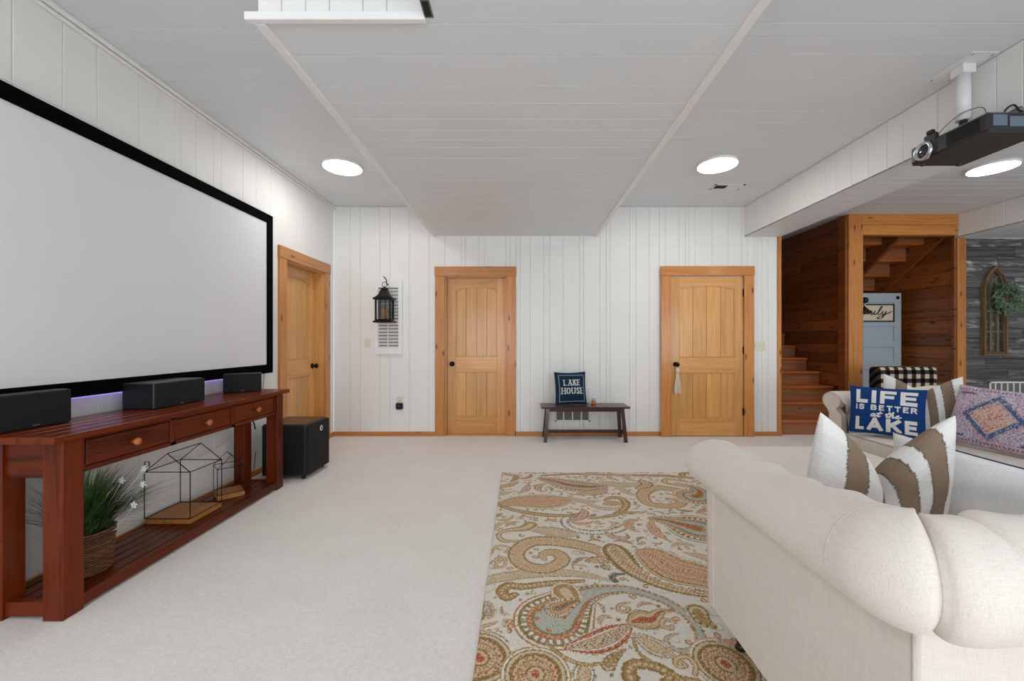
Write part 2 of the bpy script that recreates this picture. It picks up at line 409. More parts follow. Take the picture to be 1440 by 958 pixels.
# dropped middle bay: full width from the back wall, notched beside the camera
mb = MB().box(SOF_X0, SOF_X1, SOF_Y+.012, BY, SOF_Z+.012, CZ+.01).box(-.40, SOF_X1, REAR_Y, SOF_Y+.02, SOF_Z+.012, CZ+.01)
soffit = struct(mb.build('ceiling_soffit', M['ceil']))
ceiling_boards(soffit, SOF_X0, SOF_X1, SOF_Y+.02, BY, SOF_Z, 9)
ceiling_boards(soffit, -.40, SOF_X1, .4, SOF_Y+.02, SOF_Z, 10)
for a, b in widths(.69, random.Random(2), (.10, .14, .12)):
    box('board', SOF_X0+a+G, SOF_X0+b-G, SOF_Y, SOF_Y+.012, SOF_Z+.02, CZ, M['white'], soffit, .003)
box('edge_strip', SOF_X0-.045, -.395, SOF_Y-.02, SOF_Y+.01, SOF_Z-.012, SOF_Z+.022, M['trimw'], soffit, .004)
box('edge_strip', SOF_X0-.02, SOF_X0+.025, SOF_Y+.01, BY, SOF_Z-.012, SOF_Z+.01, M['trimw'], soffit, .004)
box('edge_strip', SOF_X1-.025, SOF_X1+.02, .4, BY, SOF_Z-.012, SOF_Z+.01, M['trimw'], soffit, .004)
# beam along the sitting area
beam = struct(box('ceiling_beam', BEAM_X0+.012, BEAM_X1, REAR_Y, BY, BEAM_Z+.012, CZ+.01, M['ceil']))
for a, b in widths(BY-.4, random.Random(21), (.13, .17, .21, .25)):
    box('board', BEAM_X0, BEAM_X0+.012, .4+a+G, .4+b-G, BEAM_Z, CZ, M['white'], beam, .003)
ceiling_boards(beam, BEAM_X0, BEAM_X1, .4, BY, BEAM_Z, 22)
# lowered ceiling over the grey wall
low = struct(box('ceiling_lowered', 5.93+.012, RX, REAR_Y, RY, LOW_Z+.012, CZ+.01, M['ceil']))
for a, b in widths(RY-.4, random.Random(23), (.13, .17, .21, .25)):
    box('board', 5.93, 5.942, .4+a+G, .4+b-G, LOW_Z, CZ, M['white'], low, .003)
ceiling_boards(low, 5.93, RX, .4, RY, LOW_Z, 24)

# walls of upright tongue-and-groove boards, with a level joint near the top
JOINT = 2.427
def panel_wall(name, a0, a1, place, openings, seed, top=CZ, bot=0.0, mat='white'):
    """place(u0,u1,d0,d1,z0,z1) -> box extents, d measured from the room face backwards"""
    mb = MB()
    cuts = sorted(set([a0, a1]+[e for o in openings for e in o[:2]]))
    for u0, u1 in zip(cuts[:-1], cuts[1:]):
        o = [q for q in openings if q[0] <= u0+1e-6 and q[1] >= u1-1e-6]
        mb.box(*place(u0, u1, .012, .15, o[0][2] if o else bot, top))
    w = struct(mb.build(name, M[mat]))
    rng = random.Random(seed); edges = [a0]
    for u0, u1 in zip(cuts[:-1], cuts[1:]):
        o = [q for q in openings if q[0] <= u0+1e-6 and q[1] >= u1-1e-6]
        for s, e in widths(u1-u0, rng):
            z0 = o[0][2] if o else bot
            if JOINT > z0+.02: box('board', *place(u0+s+G, u0+e-G, 0, .012, z0, JOINT-.001), M[mat], w, .0022)
            box('board', *place(u0+s+G, u0+e-G, 0, .012, max(JOINT+.001, z0), top), M[mat], w, .0022)
    box('joint_strip', *place(a0, a1, -.0015, .004, JOINT-.006, JOINT+.006), M[mat], w, .002)
    return w
D2 = (-.965, -.185, 2.04)                   # recessed door opening in the back wall
D1 = (4.08, 4.88, 2.04)                     # recessed door opening in the left wall
wall_back = panel_wall('wall_back', WX, END_X, lambda u0, u1, d0, d1, z0, z1: (u0, u1, BY+d0, BY+d1, z0, z1), [D2], 5)
wall_left = panel_wall('wall_left', .9, BY, lambda u0, u1, d0, d1, z0, z1: (WX-d1, WX-d0, u0, u1, z0, z1), [D1], 6)
struct(box('wall_left_near', WX-.15, WX, REAR_Y, .9, 0, CZ, M['white']))
struct(box('wall_right', RX, RX+.15, REAR_Y, RY+.1, 0, CZ, M['white']))
mb = MB(); xs = [WX]                        # rear wall with three windows to the garden
for x, z, w, h in WINDOWS:
    mb.box(xs[-1], x-w/2, REAR_Y-.15, REAR_Y, 0, CZ); mb.box(x-w/2, x+w/2, REAR_Y-.15, REAR_Y, 0, z-h/2)
    mb.box(x-w/2, x+w/2, REAR_Y-.15, REAR_Y, z+h/2, CZ); xs.append(x+w/2)
mb.box(xs[-1], RX, REAR_Y-.15, REAR_Y, 0, CZ); struct(mb.build('wall_rear', M['white']))
for k, (x, z, w, h) in enumerate(WINDOWS):
    f = MB()
    for s in (-1, 1):
        f.box(x+s*w/2-.04, x+s*w/2+.04, REAR_Y-.02, REAR_Y+.02, z-h/2-.04, z+h/2+.04); f.box(x-w/2, x+w/2, REAR_Y-.02, REAR_Y+.02, z+s*h/2-.04, z+s*h/2+.04)
    f.box(x-.02, x+.02, REAR_Y-.015, REAR_Y+.015, z-h/2, z+h/2)
    struct(f.build('window_%d' % (k+1), M['trimw']))
# strip where the left wall meets the ceiling, baseboards, corner trim
struct(box('trim_1', WX, WX+.02, .9, BY, CZ-.055, CZ-.035, M['trimw'], None, .006))
box('cove', WX, WX+.03, .9, BY, CZ-.03, CZ, M['trimw'], bpy.data.objects['trim_1'], .008)
bb = struct(MB().box(WX, -1.085, BY-.014, BY, 0, .055, .004).build('baseboard_back', M['pine_x']))
for x0, x1 in ((-.065, 1.785), (2.96, END_X+.06)): box('length', x0, x1, BY-.014, BY, 0, .055, M['pine_x'], bb, .004)
bl = struct(box('baseboard_left', WX, WX+.014, .9, 3.955, 0, .055, M['pine_y'], None, .004))
box('length', WX, WX+.014, 5.005, BY-.014, 0, .055, M['pine_y'], bl, .004)
struct(box('trim_2', END_X, END_X+.05, BY-.012, BY+.16, 0, BEAM_Z, M['pine_z'], None, .004))

# ------------------------------------------------------------------ panelled pine doors
def make_door(name, loc, rotz, opening, leaf_w, recess, knob_side, hinges, casing=(.125, .12)):
    """local: x along the wall from the opening's left edge, y into the wall, z up"""
    root = thing(name, None, None, loc, rotz, kind='structure'); cw, ch = casing; H = 2.03; O = opening
    box('casing', -cw, 0, -.022, 0, 0, H+.01, M['pine_z'], root, .003); box('casing', O, O+cw, -.022, 0, 0, H+.01, M['pine_z'], root, .003)
    box('head_casing', -cw-.006, O+cw+.006, -.026, 0, H+.01, H+.01+ch, M['pine_x'], root, .003)
    if recess > .03:
        box('jamb', 0, .012, 0, recess+.04, 0, H+.01, M['door_z'], root); box('jamb', O-.012, O, 0, recess+.04, 0, H+.01, M['door_z'], root)
        box('jamb', 0, O, 0, recess+.04, H, H+.012, M['door_x'], root)
        box('threshold', 0, O, -.01, recess+.05, -.001, .006, M['door_x'], root)
    x0 = (O-leaf_w)/2; x1 = x0+leaf_w; y0 = recess; y1 = recess+.036; sw = .105
    leaf = mesh('leaf', *box_geo(x0+.02, x1-.02, y0+.024, y1-.004, .02, H-.02), M['door_z'], root)
    for a in (x0, x1-sw): box('stile', a, a+sw, y0, y1, .008, H-.003, M['door_z'], leaf, .002)
    a, b = x0+sw, x1-sw
    box('rail', a, b, y0, y1, .008, .225, M['door_x'], leaf, .002); box('rail', a, b, y0, y1, .81, 1.005, M['door_x'], leaf, .002)
    n = 14; low = [(a+(b-a)*i/n, 1.862+.052*(1-(2*i/n-1)**2)) for i in range(n+1)]
    MB().prism(low+[(b, H-.003), (a, H-.003)], y0, y1).build('rail', M['door_x'], leaf)
    np_ = 4
    for i in range(np_):
        p0 = a+(b-a)*i/np_; p1 = a+(b-a)*(i+1)/np_
        box('plank', p0+.0015, p1-.0015, y0+.010, y0+.03, .225, .81, M['door_z'], leaf, .0022)
        box('plank', p0+.0015, p1-.0015, y0+.010, y0+.03, 1.005, 1.95, M['door_z'], leaf, .0022)
    for z0, z1 in ((.225, .81), (1.005, 1.868)):       # moulding round each panel
        mo = MB().box(a, a+.012, y0+.003, y0+.014, z0, z1, .003).box(b-.012, b, y0+.003, y0+.014, z0, z1, .003).box(a, b, y0+.003, y0+.014, z0, z0+.012, .003)
        if z1 < 1: mo.box(a, b, y0+.003, y0+.014, z1-.012, z1, .003)
        mo.build('moulding', M['door_z'], leaf)
    kx = x0+.06 if knob_side < 0 else x1-.06
    kn = MB().lathe([(.001, 0), (.033, 0), (.033, -.006), (.014, -.010), (.012, -.03), (.022, -.036), (.029, -.048), (.028, -.058), (.018, -.066), (.001, -.068)], (kx, y0, .915), 20, 'y')
    kn.build('knob', M['iron'], leaf, True)
    if hinges:
        hx = x1+.004 if knob_side < 0 else x0-.004
        for z in (.27, 1.05, 1.78):
            MB().box(hx-.012, hx+.012, -.006, .004, z, z+.09).lathe([(.007, z-.004), (.007, z+.094)], (hx, -.008, 0), 8).build('hinge', M['iron'], root)
    else:
        pass
    return root
make_door('door_1', (WX, D1[0], 0), math.pi/2, D1[1]-D1[0], .76, .10, 1, False)
make_door('door_2', (D2[0], BY, 0), 0, D2[1]-D2[0], .75, .10, -1, False)
make_door('door_3', (1.905, BY-.036, 0), 0, .925, .915, 0.0, -1, True)

# ------------------------------------------------------------------ stairwell and nook
SX = 4.46                                   # board wall beside the stairs
def board_wall(name, kind, lo, hi, const, z1, seed, mat, along):
    w = struct(box(name, const+.012, const+.05, lo, hi, 0, z1, M[mat]) if along == 'y' else box(name, lo, hi, const+.012, const+.05, 0, z1, M[mat]))
    rng = random.Random(seed); z = 0
    while z < z1-.05:
        h = min(rng.choice((.14, .16, .18)), z1-z)
        cut = rng.uniform(lo+.5, hi-.3) if hi-lo > 2.2 else hi
        for a, b in ((lo, cut), (cut, hi)):
            if b-a > .05:
                if along == 'y': box('board', const, const+.014, a, b-.001, z+.001, z+h-.001, M[mat], w, .005)
                else: box('board', a, b-.001, const, const+.014, z+.001, z+h-.001, M[mat], w, .005)
        z += h
    return w
ws = board_wall('wall_stair', None, 5.56, 8.05, SX, CZ, 31, 'cedar_y', 'y')
board_wall('wall_stair_back', None, 3.2, SX+.05, 8.0, CZ, 32, 'cedar_x', 'x')
struct(box('wall_stair_left', 3.18, END_X, BY+.15, 8.05, 0, CZ, M['cedar_y']))
wn = board_wall('wall_nook_right', None, 5.52, 7.35, 5.95, CZ, 33, 'cedar_y', 'y')
board_wall('wall_nook_back', None, SX+.05, 6.0, 7.3, CZ, 34, 'cedar_x', 'x')
struct(box('wall_nook_left', SX+.05, SX+.07, 5.6, 7.35, 0, CZ, M['cedar_y']))
# posts and header of the opening
pt = struct(box('trim_3', SX-.02, SX+.175, RY-.07, RY+.09, 0, CZ, M['pine_z'], None, .006))
box('post_side', SX-.045, SX-.02, RY-.04, RY+.09, 0, CZ, M['cedar_y'], pt, .004)
struct(box('trim_4', SX+.175, 5.93, RY-.06, RY+.05, LOW_Z+.03, CZ, M['pine_x'], None, .006))
box('board', SX+.175, 5.93, RY-.064, RY-.058, LOW_Z+.165, LOW_Z+.168, M['cedar_x'], bpy.data.objects['trim_4'])
tr = struct(box('trim_5', 5.955, 6.07, RY-.03, RY+.02, 0, LOW_Z, M['pine_z'], None, .004))
box('edge', 5.925, 5.955, RY-.015, RY+.03, 0, LOW_Z+.03, M['cedar_y'], tr, .003)
# grey plank wall
wg = struct(box('wall_grey', 6.07, RX, RY+.014, RY+.08, 0, LOW_Z, M['barn']))
rng = random.Random(7); z = 0.0
while z < LOW_Z-.03:
    h = min(.139, LOW_Z-z); x = 6.07; first = True
    while x < RX-.02:
        L = rng.uniform(.25, .8) if first else rng.uniform(.5, 1.1); first = False
        e = min(RX, x+L)
        if RX-e < .12: e = RX
        box('plank', x+.0012, e-.0012, RY+rng.uniform(-.008, .006), RY+.016, z+.002, z+h-.002, M['barn'], wg, .003); x = e
    z += h

# staircase: lower flight climbs away from the room
RISE, RUN = .191, .262
st = thing('staircase', 'orange wooden stairs climbing between white wall and board wall', 'stairs', (3.3, 5.18, 0), world=True)
NST = 9
for i in range(NST):
    y = 5.18+i*RUN; z = RISE*(i+1); xr = 4.448 if y > 5.40 else 4.40
    box('riser', 3.32, xr, y+.022, y+.04, z-RISE, z-.034, M['riser'], st)
    box('tread', 3.32, xr, y-.006, y+RUN+.03, z-.036, z, M['tread'], st, .008)
# upper flight seen from below in the nook, climbing back towards the room
up = thing('stair_flight', 'upper flight of open-backed wooden stairs overhead in the nook', 'stairs', (5.2, 6.3, 2.0), world=True)
SLOPE = .70
def under(y): return 2.645-SLOPE*(y-5.63)
for x0, x1 in ((5.895, 5.935), (5.28, 5.325), (SX+.075, SX+.115)):
    ya, yb = 5.60, 6.95
    MB().prism([(ya, under(ya)), (yb, under(yb)), (yb, under(yb)+.30), (5.62, min(under(5.62)+.30, CZ-.002)), (ya, CZ-.002)], x0, x1, 'yz').build('stringer', M['cedar_y'], up)
for i in range(6):
    y = 5.62+i*.272; z = under(y)+.16-.01*0
    if z+.04 > CZ-.01: continue
    for a, b in ((SX+.115, 5.28), (5.325, 5.895)):
        box('tread', a, b, y-.02, y+.26, z, z+.036, M['tread'], up, .004); box('riser', a, b, y-.02, y-.002, z+.036, min(z+.19, CZ-.01), M['riser'], up)

# ------------------------------------------------------------------ painting on a plan of points (colour attributes)
class Canvas:
    def __init__(s, x0, x1, y0, y1, res, base):
        s.nx = int(round((x1-x0)/res))+1; s.ny = int(round((y1-y0)/res))+1
        s.xs = np.linspace(x0, x1, s.nx); s.ys = np.linspace(y0, y1, s.ny)
        s.c = np.tile(np.array(lin(base)), (s.ny, s.nx, 1)); s.used = np.zeros((s.ny, s.nx), bool)
    def win(s, pts, pad):
        p = np.array(pts)[:, :2]
        i0 = max(0, np.searchsorted(s.xs, p[:, 0].min()-pad)); i1 = min(s.nx, np.searchsorted(s.xs, p[:, 0].max()+pad))
        j0 = max(0, np.searchsorted(s.ys, p[:, 1].min()-pad)); j1 = min(s.ny, np.searchsorted(s.ys, p[:, 1].max()+pad))
        return slice(j0, j1), slice(i0, i1)
    def field(s, pts):
        """pts: (x, y, half width); returns window, m (1 on the outline), t along, raw distance"""
        w = max(p[2] for p in pts); sl = s.win(pts, w*1.4+.002)
        X, Y = np.meshgrid(s.xs[sl[1]], s.ys[sl[0]])
        m = np.full(X.shape, 9.0); t = np.zeros(X.shape); L = 0.0; prev = None
        for p in pts:
            if prev is not None: L += math.hypot(p[0]-prev[0], p[1]-prev[1])
            prev = p
            d = np.hypot(X-p[0], Y-p[1])/max(p[2], 1e-4); k = d < m; m[k] = d[k]; t[k] = L
        return sl, m, t, X, Y
    def put(s, sl, mask, col):
        s.c[sl][mask] = lin(col) if max(col) > 1.0 else col
        s.used[sl] |= mask
    def stroke(s, pts, col, w=None):
        q = [(p[0], p[1], w if w is not None else p[2]) for p in pts]
        if max(p[2] for p in q) <= 0: return
        d = dense(q, min(p[2] for p in q)*.6+1e-4); sl, m, t, X, Y = s.field(d); s.put(sl, m < 1, col)
    def poly(s, P, col):
        sl = s.win(P, .001); X, Y = np.meshgrid(s.xs[sl[1]], s.ys[sl[0]]); ins = np.zeros(X.shape, bool); n = len(P)
        for i in range(n):
            x1, y1 = P[i]; x2, y2 = P[(i+1) % n]
            if y1 == y2: continue
            k = ((Y >= min(y1, y2)) & (Y < max(y1, y2))) & (X < (x2-x1)*(Y-y1)/(y2-y1)+x1); ins ^= k
        s.put(sl, ins, col)
def dense(pts, step):
    out = []
    for a, b in zip(pts[:-1], pts[1:]):
        n = max(1, int(math.hypot(b[0]-a[0], b[1]-a[1])/max(step, 1e-4)))
        for k in range(n): out.append(tuple(a[i]+(b[i]-a[i])*k/n for i in range(3)))
    out.append(pts[-1]); return out

# ------------------------------------------------------------------ paisley rug
C = dict(cream=(232, 225, 213), pale=(238, 231, 218), olive=(150, 122, 74), gold=(182, 146, 92), tan=(206, 174, 128), orange=(206, 152, 108), peach=(222, 188, 156),
         red=(184, 98, 70), rust=(192, 124, 86), teal=(190, 193, 182), slate=(112, 114, 112), moss=(138, 136, 102), sand=(218, 200, 170))
RUG_MOTIFS = [
 ('paisley', [(0.141,1.728,0.147), (0.199,1.802,0.113), (0.27,1.874,0.075), (0.388,1.93,0.042), (0.521,1.934,0.029), (0.651,1.865,0.025), (0.719,1.771,0.024), (0.738,1.673,0.021), (0.712,1.597,0.018), (0.643,1.552,0.014), (0.589,1.573,0.012), (0.589,1.621,0.009), (0.639,1.644,0.006)]),
 ('gold', [(0.313,2.008,0.009), (0.151,1.989,0.016), (0.015,1.961,0.018), (-0.057,1.97,0.02), (-0.089,1.925,0.022), (-0.065,1.879,0.019), (-0.026,1.899,0.013)]),
 ('swoosh', [(-0.2,1.998,0.025), (-0.065,2.047,0.028), (0.135,2.079,0.026), (0.321,2.063,0.019), (0.46,2.004,0.006)]),
 ('red', [(0.169,1.571,0.004), (0.228,1.579,0.023), (0.303,1.597,0.04), (0.386,1.64,0.037), (0.467,1.697,0.006)]),
 ('leaf', [(0.462,1.644,0.005), (0.498,1.609,0.024), (0.53,1.571,0.032), (0.564,1.541,0.016), (0.591,1.536,0.003)]),
 ('brown', [(0.476,1.714,0.014), (0.525,1.728,0.043), (0.564,1.728,0.033), (0.621,1.779,0.014), (0.685,1.786,0.008)]),
 ('curl', [(0.496,1.841,0.006), (0.45,1.825,0.008), (0.436,1.789,0.009), (0.464,1.779,0.01), (0.486,1.802,0.008), (0.468,1.814,0.005)]),
 ('curl', [(0.657,1.714,0.008), (0.618,1.728,0.01), (0.596,1.693,0.011), (0.628,1.676,0.01), (0.641,1.697,0.006)]),
 ('spiral', [(0.58,2.108,0.012), (0.52,2.208,0.025), (0.414,2.322,0.034), (0.224,2.402,0.038), (0.06,2.396,0.038), (-0.024,2.272,0.034), (0.017,2.151,0.032), (0.137,2.117,0.031), (0.23,2.196,0.03), (0.199,2.277,0.026), (0.127,2.262,0.019), (0.132,2.201,0.011)]),
 ('rod', [(0.535,2.33,0.034), (0.543,2.279,0.054), (0.577,2.14,0.049), (0.658,2.017,0.034), (0.767,1.943,0.027), (0.89,1.899,0.019)]),
 ('orange', [(0.701,2.267,0.039), (0.75,2.219,0.078), (0.8,2.119,0.094), (0.898,2.067,0.087), (1.021,2.008,0.069)]),
 ('teal', [(1.132,2.572,0.123), (1.053,2.629,0.078), (0.968,2.686,0.046), (0.892,2.711,0.028)]),
 ('dash', [(0.462,2.718,0.009), (0.431,2.768,0.016), (0.351,2.76,0.019), (0.292,2.676,0.02), (0.327,2.565,0.02), (0.449,2.516,0.021), (0.598,2.541,0.023), (0.72,2.643,0.021)]),
 ('gold', [(0.634,3.022,0.01), (0.689,3.075,0.016), (0.763,3.057,0.021), (0.772,2.938,0.022), (0.663,2.782,0.017), (0.484,2.714,0.009)]),
 ('spiral', [(1.445,3.102,0.028), (1.302,3.206,0.033), (1.11,3.286,0.037), (0.959,3.148,0.036), (0.95,2.962,0.03), (1.103,2.921,0.03), (1.206,2.992,0.024), (1.119,3.057,0.014)]),
 ('orange', [(-0.153,2.95,0.027), (-0.011,3.005,0.068), (0.194,3.005,0.089), (0.369,3.035,0.028)]),
 ('teal', [(0.177,3.505,0.024), (0.3,3.43,0.059), (0.407,3.349,0.088), (0.553,3.306,0.083), (0.687,3.322,0.034)]),
 ('red', [(0.426,3.139,0.007), (0.529,3.167,0.032), (0.625,3.196,0.033), (0.701,3.255,0.007)]),
 ('gold', [(0.191,3.576,0.012), (0.482,3.625,0.016), (0.847,3.6,0.016), (1.248,3.576,0.02), (1.508,3.516,0.016)]),
 ('gold', [(-0.216,3.013,0.014), (-0.075,2.869,0.016), (0.179,2.768,0.019), (0.492,2.757,0.013)]),
 ('swoosh', [(0.049,2.572,0.012), (0.164,2.541,0.038), (0.248,2.51,0.04), (0.357,2.475,0.008)]),
 ('curl', [(0.065,2.62,0.033), (0.02,2.572,0.029), (-0.096,2.541,0.014), (-0.136,2.481,0.014), (-0.098,2.41,0.014), (-0.022,2.41,0.011)]),
 ('rosette', [(-0.162,1.527,0.087), (-0.152,1.516,0.086)]),
 ('rosette', [(0.053,1.448,0.082), (0.054,1.444,0.082)]),
 ('rosette', [(0.76,1.495,0.081), (0.763,1.484,0.08)]),
 ('olive', [(0.785,1.779,0.034), (0.78,1.728,0.026), (0.809,1.686,0.012)]),
 ('gold', [(0.393,1.429,0.021), (0.397,1.469,0.018), (0.44,1.493,0.017), (0.513,1.469,0.017), (0.56,1.419,0.018), (0.623,1.414,0.011)]),
 ('curl', [(0.598,1.505,0.007), (0.611,1.484,0.008), (0.579,1.479,0.008), (0.583,1.511,0.009), (0.628,1.525,0.01), (0.647,1.489,0.009), (0.627,1.444,0.008)]),
 ('leaf', [(0.227,1.484,0.005), (0.231,1.459,0.025), (0.224,1.429,0.026), (0.217,1.396,0.005)]),
 ('curl', [(-0.129,1.66,0.008), (-0.156,1.653,0.008), (-0.161,1.686,0.008), (-0.132,1.697,0.008), (-0.104,1.714,0.005)]),
 ('curl', [(-0.108,2.196,0.009), (-0.131,2.174,0.009), (-0.128,2.219,0.009), (-0.09,2.219,0.009), (-0.087,2.14,0.007), (-0.152,2.119,0.007)]),
 ('curl', [(-0.134,2.322,0.008), (-0.148,2.343,0.008), (-0.109,2.356,0.008), (-0.068,2.33,0.008), (-0.086,2.279,0.008)]),
 ('teal', [(-0.17,1.802,0.035), (-0.158,1.779,0.034)]),
 ('olive', [(-0.21,1.882,0.017), (-0.184,1.833,0.015), (-0.185,1.742,0.02)]),
 ('curl', [(0.475,2.017,0.01), (0.458,2.047,0.01), (0.486,2.067,0.011), (0.527,2.063,0.007)]),
 ('slate', [(0.473,2.008,0.014), (0.462,2.037,0.012), (0.491,2.063,0.009), (0.533,2.067,0.006)]),
 ('curl', [(0.419,2.208,0.013), (0.365,2.185,0.012), (0.396,2.219,0.011), (0.459,2.219,0.01)]),
 ('red', [(0.365,2.185,0.006), (0.43,2.201,0.023), (0.487,2.174,0.005)]),
 ('orange', [(0.627,2.95,0.017), (0.682,2.971,0.034), (0.728,2.95,0.013)]),
 ('swoosh', [(0.466,2.992,0.01), (0.523,2.929,0.017), (0.61,2.869,0.02), (0.713,2.889,0.01)]),
 ('swoosh', [(0.69,3.43,0.016), (0.826,3.349,0.042), (1.025,3.375,0.015)]),
 ('rod', [(1.042,3.43,0.027), (1.055,3.349,0.038), (0.956,3.271,0.019)]),
 ('curl', [(1.412,3.43,0.016), (1.277,3.487,0.02), (1.227,3.403,0.019), (1.349,3.322,0.019), (1.451,3.296,0.019)]),
 ('olive', [(0.403,1.561,0.005), (0.348,1.516,0.016), (0.324,1.484,0.019)]),
 ('gold', [(0.103,1.597,0.005), (0.16,1.527,0.007), (0.232,1.489,0.007), (0.318,1.495,0.005)]),
 ('gold', [(0.455,1.621,0.005), (0.453,1.55,0.006), (0.483,1.505,0.006)]),
 ('curl', [(0.212,1.925,0.044), (0.229,1.882,0.036)]),
]
RUG = (-.17, 2.50, .45, 3.68)
def paint_rug():
    cv = Canvas(RUG[0], RUG[1], RUG[2], RUG[3], .004, C['cream']); rg = random.Random(5)
    def rings(pts, bands, grow=1.0):
        p = catmull(pts, 10) if len(pts) > 2 else pts
        p = [(a, b, max(c*grow, .003)) for a, b, c in p]
        d = dense(p, .004); sl, m, t, X, Y = cv.field(d)
        if max(q[2] for q in p) > .018:
            bands = [(0, 1.20, 'pale', None), (1.13, 1.19, rg.choice(['gold', 'moss', 'tan', 'rust']), rg.choice([None, 'dash']))]+bands
        for lo, hi, col, pat in bands:
            k = (m >= lo) & (m < hi)
            if pat == 'dash': k &= (np.mod(t, .022) < .012)
            if pat == 'fringe':
                a = np.arctan2(Y-d[0][1], X-d[0][0]); k &= ((np.mod(a*4.2, 1.0) < .5) | (t > .05)) & ((t < .05) | (np.mod(t, .026) < .014))
            if pat == 'dots': k &= (np.sin(X*230+Y*60)*np.sin(Y*230-X*60) > .25)
            if pat == 'fleck': k &= (np.sin(X*310+np.sin(Y*90)*2)*np.sin(Y*270+np.sin(X*80)*2) > .2)
            cv.put(sl, k, C[col])
    def star(x, y, r, col, core=None, n=5):
        P = [(x+r*(1 if i % 2 == 0 else .45)*math.cos(i*math.pi/n+x*9), y+r*(1 if i % 2 == 0 else .45)*math.sin(i*math.pi/n+x*9)) for i in range(2*n)]
        cv.poly(P, C[col])
        if core: cv.stroke([(x, y, r*.3), (x+.001, y, r*.3)], C[core])
    def curl(x, y, r, a, col, w=.005):
        pts = [(x+r*(1-k/14)*math.cos(a+k*.55), y+r*(1-k/14)*math.sin(a+k*.55), w*(1-k/22)) for k in range(13)]; cv.stroke(pts, C[col])
    styles = {
        'paisley': [(0, 1.05, 'tan', None), (.95, 1.05, 'olive', None), (.80, .95, 'pale', None), (.80, .95, 'moss', 'fringe'), (.62, .80, 'rust', None), (.66, .76, 'peach', 'dots'), (.56, .62, 'moss', None), (0, .56, 'teal', None)],
        'teal': [(0, 1.05, 'gold', None), (.84, .97, 'pale', None), (.84, .97, 'olive', 'fringe'), (.66, .84, 'orange', None), (.66, .84, 'sand', 'dots'), (.58, .66, 'slate', None), (.3, .58, 'teal', None), (0, .3, 'gold', None), (0, .16, 'red', None)],
        'orange': [(0, 1.04, 'olive', None), (.90, 1.0, 'sand', None), (.78, .9, 'orange', 'fringe'), (0, .78, 'peach', None), (0, .78, 'orange', 'fleck'), (.45, .52, 'gold', None), (0, .22, 'red', 'fleck')],
        'red': [(0, 1.08, 'red', None), (.74, .88, 'peach', 'dots'), (0, .72, 'pale', None), (.5, .58, 'gold', None), (0, .5, 'sand', None), (0, .45, 'red', 'fleck'), (0, .2, 'slate', 'fleck')],
        'leaf': [(0, 1.06, 'moss', None), (.72, .9, 'pale', None), (.58, .66, 'gold', None), (0, .58, 'sand', None), (0, .5, 'orange', 'fleck')],
        'brown': [(0, 1.06, 'olive', None), (0, .92, 'tan', None), (0, .6, 'sand', None), (0, .34, 'red', None)],
        'spiral': [(0, 1.06, 'olive', None), (0, .84, 'tan', None), (.40, .80, 'sand', 'dash'), (0, .36, 'peach', None), (0, .3, 'orange', 'fleck')],
        'gold': [(0, 1.06, 'olive', None), (0, .72, 'gold', None), (0, .3, 'sand', 'dash')],
        'olive': [(0, 1.06, 'olive', None), (.45, .8, 'sand', 'dash'), (0, .4, 'gold', None)],
        'swoosh': [(0, 1.05, 'sand', None), (.86, 1.05, 'gold', None), (.55, .66, 'olive', 'dash'), (0, .34, 'peach', None), (0, .34, 'teal', 'dots')],
        'rod': [(0, 1.06, 'olive', None), (0, .70, 'tan', None), (0, .58, 'pale', 'dots'), (0, .4, 'orange', 'fleck'), (0, .2, 'red', 'fleck')],
        'dash': [(0, 1.1, 'pale', None), (.5, 1.05, 'slate', 'dash'), (.86, 1.08, 'moss', None)],
        'curl': [(0, 1.0, 'gold', None), (0, .45, 'sand', None)],
        'slate': [(0, 1.0, 'slate', None)],
        'rosette': [(0, 1.05, 'olive', None), (.88, .99, 'sand', None), (.74, .88, 'olive', 'fringe'), (.60, .74, 'peach', None), (.60, .74, 'red', 'dots'), (.52, .60, 'gold', None), (.34, .52, 'sand', None), (.36, .5, 'rust', 'fringe'), (.26, .34, 'olive', None), (0, .26, 'peach', None), (0, .14, 'red', None)]}
    # pale tone-on-tone scrolls underneath, then the drawn motifs, then a scatter
    for k in range(150):
        curl(rg.uniform(RUG[0], RUG[1]), rg.uniform(RUG[2], RUG[3]), rg.uniform(.03, .07), rg.uniform(0, 6), rg.choice(['sand', 'pale', 'teal', 'sand']), .004)
    for st_, pts in RUG_MOTIFS: rings(pts, styles[st_], 1.0 if st_ == 'paisley' else 1.32)
    rings([(.165, 1.80, .050), (.21, 1.83, .034), (.27, 1.86, .012)], [(.78, 1.25, 'olive', 'fringe'), (0, .78, 'sand', None), (.62, .78, 'gold', None), (0, .5, 'rust', None), (0, .2, 'slate', None)])
    for x, y in ((.07, 1.735), (.115, 1.665), (.235, 1.70), (.19, 1.745), (.085, 1.79)): star(x, y, .017, 'rust', 'red'); 
    for x, y, s_, a in ((1.35, 3.1, 1.0, .4), (1.75, 2.4, 1.2, 2.2), (2.1, 3.2, 1.1, 1.2), (1.2, 1.5, 1.0, 4.0), (2.1, 1.3, 1.2, 3.1), (.9, .9, 1.2, .5), (.2, .8, 1.2, 2.0), (1.7, .8, 1.0, 5.0), (1.3, 2.2, 1.0, 1.0)):
        pts = [(x+s_*(.34*k/9)*math.cos(a+k*.16), y+s_*(.34*k/9)*math.sin(a+k*.16), s_*max(.012, .14*(1-k/8.0)**1.3)) for k in range(9)]
        rings(pts, styles[rg.choice(['paisley', 'teal', 'orange', 'rosette'])])
